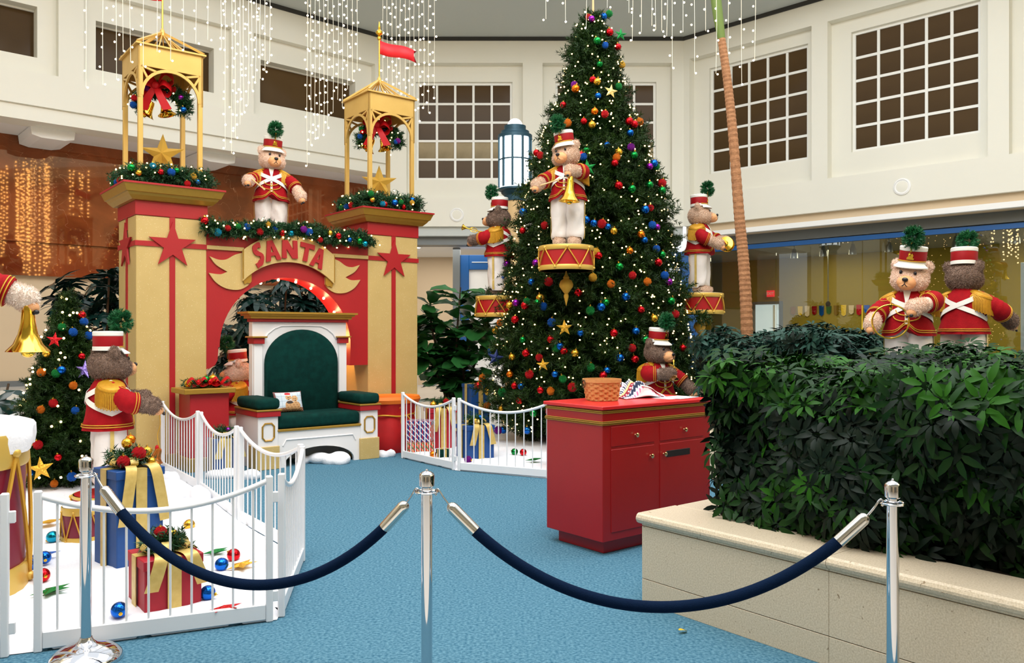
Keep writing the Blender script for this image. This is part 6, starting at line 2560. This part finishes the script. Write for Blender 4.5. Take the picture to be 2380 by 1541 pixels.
# fiddle-leaf fig behind the right fence
def fig_leaf(L_):
    b = MB()
    vs, fs = [], []
    n = 7
    for i in range(n + 1):
        f = i / n
        w = L_ * (.10 + .26 * sin(min(1, f * 1.05) * pi * .62 + .05)) * (1 if f < .93 else .55) * (.6 if f < .04 else 1) * (1 - .22 * math.exp(-((f - .36) / .12) ** 2))
        z = -.35 * L_ * f * f
        wv = .03 * L_ * sin(f * 14)
        vs += [(f * L_, -w, z + .28 * w + wv), (f * L_, -w * .5, z + .02 * L_), (f * L_, 0, z - .01 * L_), (f * L_, w * .5, z + .02 * L_), (f * L_, w, z + .28 * w - wv)]
    for i in range(n):
        for j in range(4):
            a = i * 5 + j
            fs.append((a, a + 5, a + 6, a + 1))
    b.add(vs, fs, 0, True)
    b.tube([(-.06, 0, .02), (0, 0, 0)], .006, 5)
    return b


def leafy(name, label, cat, loc, stems, leafme, n, size, rng_seed, group=None, inner=True, lift=.3):
    random.seed(rng_seed)
    t = thing(name, label, cat, loc, 0, group)
    for st in stems:
        P = catmull(st, 5)
        MB().tube(P, [.03 - .02 * i / len(P) for i in range(len(P))], 7).build('branch', 'bark', t)
    for i in range(n):
        st = random.choice(stems)
        P = catmull(st, 6)
        f = random.uniform(.25, 1)
        p = P[int(f * (len(P) - 1))]
        a = random.uniform(0, 2 * pi)
        d = Vector((cos(a), sin(a), random.uniform(-.25, lift + .5)))
        q = d.to_track_quat('X', 'Z').to_matrix().to_4x4()
        M = Matrix.Translation(p + d.normalized() * .05) @ q @ Matrix.Rotation(random.uniform(-.5, .5), 4, 'X') @ Matrix.Scale(size * random.uniform(.75, 1.2), 4)
        obj('leaf', random.choice(leafme), t, mtx=M)
    return t


figs = [fig_leaf(.34).mesh('leaf', 'fig_leaf', recalc=False, sharp=180) for _ in range(3)]
pot = MB()
leafy('fiddle_leaf_fig', 'fiddle-leaf fig with big wavy leaves left of the tall tree', 'plant', (GX(1050, 13.4), 13.4, 0),
      [[(0, 0, 0), (-.1, 0, .9), (-.3, -.1, 1.6), (-.35, -.1, 2.15)], [(0, 0, 0), (.05, 0, .9), (.1, -.1, 1.7), (.15, -.1, 2.35)], [(0, 0, 0), (-.1, -.1, .6), (-.25, -.2, 1.0), (-.4, -.2, 1.3)], [(0, 0, 0), (.25, 0, .8), (.5, -.1, 1.4), (.55, -.1, 1.9)],
       [(0, 0, 0), (-.2, 0, 1.0), (-.5, 0, 1.5), (-.55, 0, 1.8)], [(0, 0, 0), (.2, -.1, .7), (.2, -.2, 1.1), (.3, -.2, 1.4)]], figs, 230, 1.2, 11)
t = thing('fig_pot', 'large pale pot under the fiddle-leaf fig', 'pot', (GX(1050, 13.4), 13.4, 0))
MB().lathe([(.24, 0), (.28, .04), (.33, .45), (.35, .5), (.32, .5), (.3, .44)], 28).build('vessel', 'planter_stone', t)
MB().lathe([(.3, .44), (.001, .45)], 24, caps=False).build('earth', 'soil', t)

# dark umbrella plants behind the arch and left pillar
dk = []
for k in range(4):
    dk.append(cluster_mesh('leaf_cluster', 'dark_leaf', 9, .3, .05, .55))
for i, (px, Y, hh, n, lab) in enumerate(((640, 13.6, 2.7, 70, 'dark umbrella tree seen through the SANTA arch, left one'), (740, 14.2, 2.6, 60, 'dark umbrella tree seen through the SANTA arch, right one'), (565, 13.0, 2.0, 45, 'dark umbrella plant behind the bear and throne'),
                                         (232, 11.2, 2.55, 60, 'tall dark umbrella plant left of the left pillar'), (-30, 9.0, 1.15, 7, 'umbrella plant at the left edge behind the big drum'))):
    random.seed(40 + i)
    t = thing('umbrella_tree', lab, 'plant', (GX(px, Y), Y, 0))
    stems = []
    for k in range(5):
        a = 2 * pi * k / 5 + .4
        e = Vector((cos(a), sin(a), 0))
        s = [Vector((0, 0, 0)), e * .12 + Vector((0, 0, hh * .35)), e * .32 + Vector((0, 0, hh * .65)), e * .45 + Vector((0, 0, hh * (.75 + .25 * random.random())))]
        stems.append(s)
        P = catmull(s, 5)
        MB().tube(P, [.025 - .013 * j / len(P) for j in range(len(P))], 6).build('branch', 'bark', t)
    for k in range(n):
        P = catmull(random.choice(stems), 8)
        p = P[int(random.uniform(.38, 1) * (len(P) - 1))]
        d = Vector((random.uniform(-1, 1), random.uniform(-1, .6), random.uniform(-.1, 1.1)))
        M = Matrix.Translation(p + d.normalized() * .2) @ orient(d + Vector((0, 0, .5)), random.uniform(0, 6)) @ Matrix.Scale(random.uniform(.75, 1.1), 4)
        obj('leaf_cluster', random.choice(dk), t, mtx=M)
random.seed(99)
# fallen yellow leaf on the carpet
Y = F * H / (1474 - HY)
vs, fs = leaflet(.06, .016, .3, 4)
b = MB()
b.add(vs, fs, 0, True)
o = b.build('fallen_leaf', 'yellow_edge', None, (GX(1578, Y), Y, .022), .6, recalc=False)
o.modifiers.new('thick', 'SOLIDIFY').thickness = .0015
tag(o, 'small yellow leaf fallen on the blue carpet', 'leaf')

# ================================================================== HANGING LIGHT STRINGS
def light_string(x, y, zend, label, group, gap=.16, jitter=.03, z1=CEIL, r=.0125, bm='bulb_white'):
    t = thing('icicle_light_string', label, 'light string', (x, y, zend), 0, group)
    L_ = z1 - zend
    n = int(L_ / .5)
    MB().tube([(random.uniform(-.006, .006), random.uniform(-.006, .006), L_ * i / n) for i in range(n + 1)], .0028, 4).build('wire', 'wire', t)
    k = int(L_ / gap)
    pts = []
    for i in range(k + 1):
        pts.append((random.choice([-1, 1]) * random.uniform(.006, .03), random.uniform(-.02, .02), i * gap + (random.uniform(-.04, .04) if i else .0)))
    stuff(obj('bulbs', bulbs_mesh('bulbs', pts, r, bm), t))


NTH = ('first', 'second', 'third', 'fourth', 'fifth', 'sixth', 'seventh', 'eighth', 'ninth', 'tenth', 'eleventh', 'twelfth', 'thirteenth', 'fourteenth', 'fifteenth')
CL = (
    (8.3, 'over the left gold tower', .2, '201,203 239,197 270,185 286,120 303,145 334,154 365,120 397,141 427,116 455,100 484,93'),
    (9.0, 'above the bear on the SANTA arch', .13, '514,114 524,345 539,357 547,320 558,290 566,262 577,245 585,212 595,191 605,183 616,166 627,147'),
    (11.0, 'between the arch bear and the right tower', .13, '714,386 722,338 732,322 742,320 753,313 762,297 774,262 786,232 796,250 808,208 819,187 831,162'),
    (13.6, 'behind the right tower and its red flag', .13, '890,300 900,352 911,360 921,290 930,275 942,262 952,300 962,285 974,282 985,251 996,262 1010,228'),
    (8.6, 'over the top of the tall tree', .17, '1268,45 1313,52 1363,65 1412,18 1462,30 1470,95 1491,75 1515,60 1523,70 1538,72 1551,84 1563,158 1588,75'),
    (8.2, 'beside the palm trunk', .19, '1614,170 1640,72 1665,172 1693,122 1723,196 1755,140'))
for Yc, where, gap, lst in CL:
    for i, s in enumerate(lst.split()):
        px, py = [float(v) for v in s.split(',')]
        Y = Yc + random.uniform(-.25, .25)
        p = W(px, py, Y)
        light_string(p.x, p.y, p.z, '%s icicle light string from the left, %s' % (NTH[i], where), 'icicle light strings', gap * Yc / 9, r=.0013 * Yc)
# curtains on the near side of the hall, mirrored in the marble and the shop glass
for i in range(34):
    light_string(8.2 + random.uniform(-1.6, 1.6), 3.0 + random.uniform(-1.8, 1.8), random.uniform(3.6, 5.2), 'string of white icicle lights in the curtain outside the picture, mirrored in the marble', 'icicle light strings out of frame', .17, r=.03, bm='bulb_far')
for i in range(22):
    light_string(-7.6 + random.uniform(-1.0, 1.0), 4.2 + random.uniform(-1.2, 1.2), random.uniform(4.2, 5.2), 'string of white icicle lights in the curtain outside the picture, mirrored in the shop glass', 'icicle light strings out of frame', .17, r=.03, bm='bulb_far')


# ------------------------------------------------------------------ tell look-alikes apart by their height
dup_labels = {}
for o in SC.objects:
    if o.parent is None and o.name.startswith('ball_ornament'):
        dup_labels.setdefault(o['label'], []).append(o)
for l, L_ in dup_labels.items():
    if len(L_) > 1:
        L_.sort(key=lambda o: -o.location.z)
        for i, o in enumerate(L_):
            o['label'] = l + (', highest' if i == 0 else ', lowest' if i == len(L_) - 1 else ', %s from the top' % NTH[i])
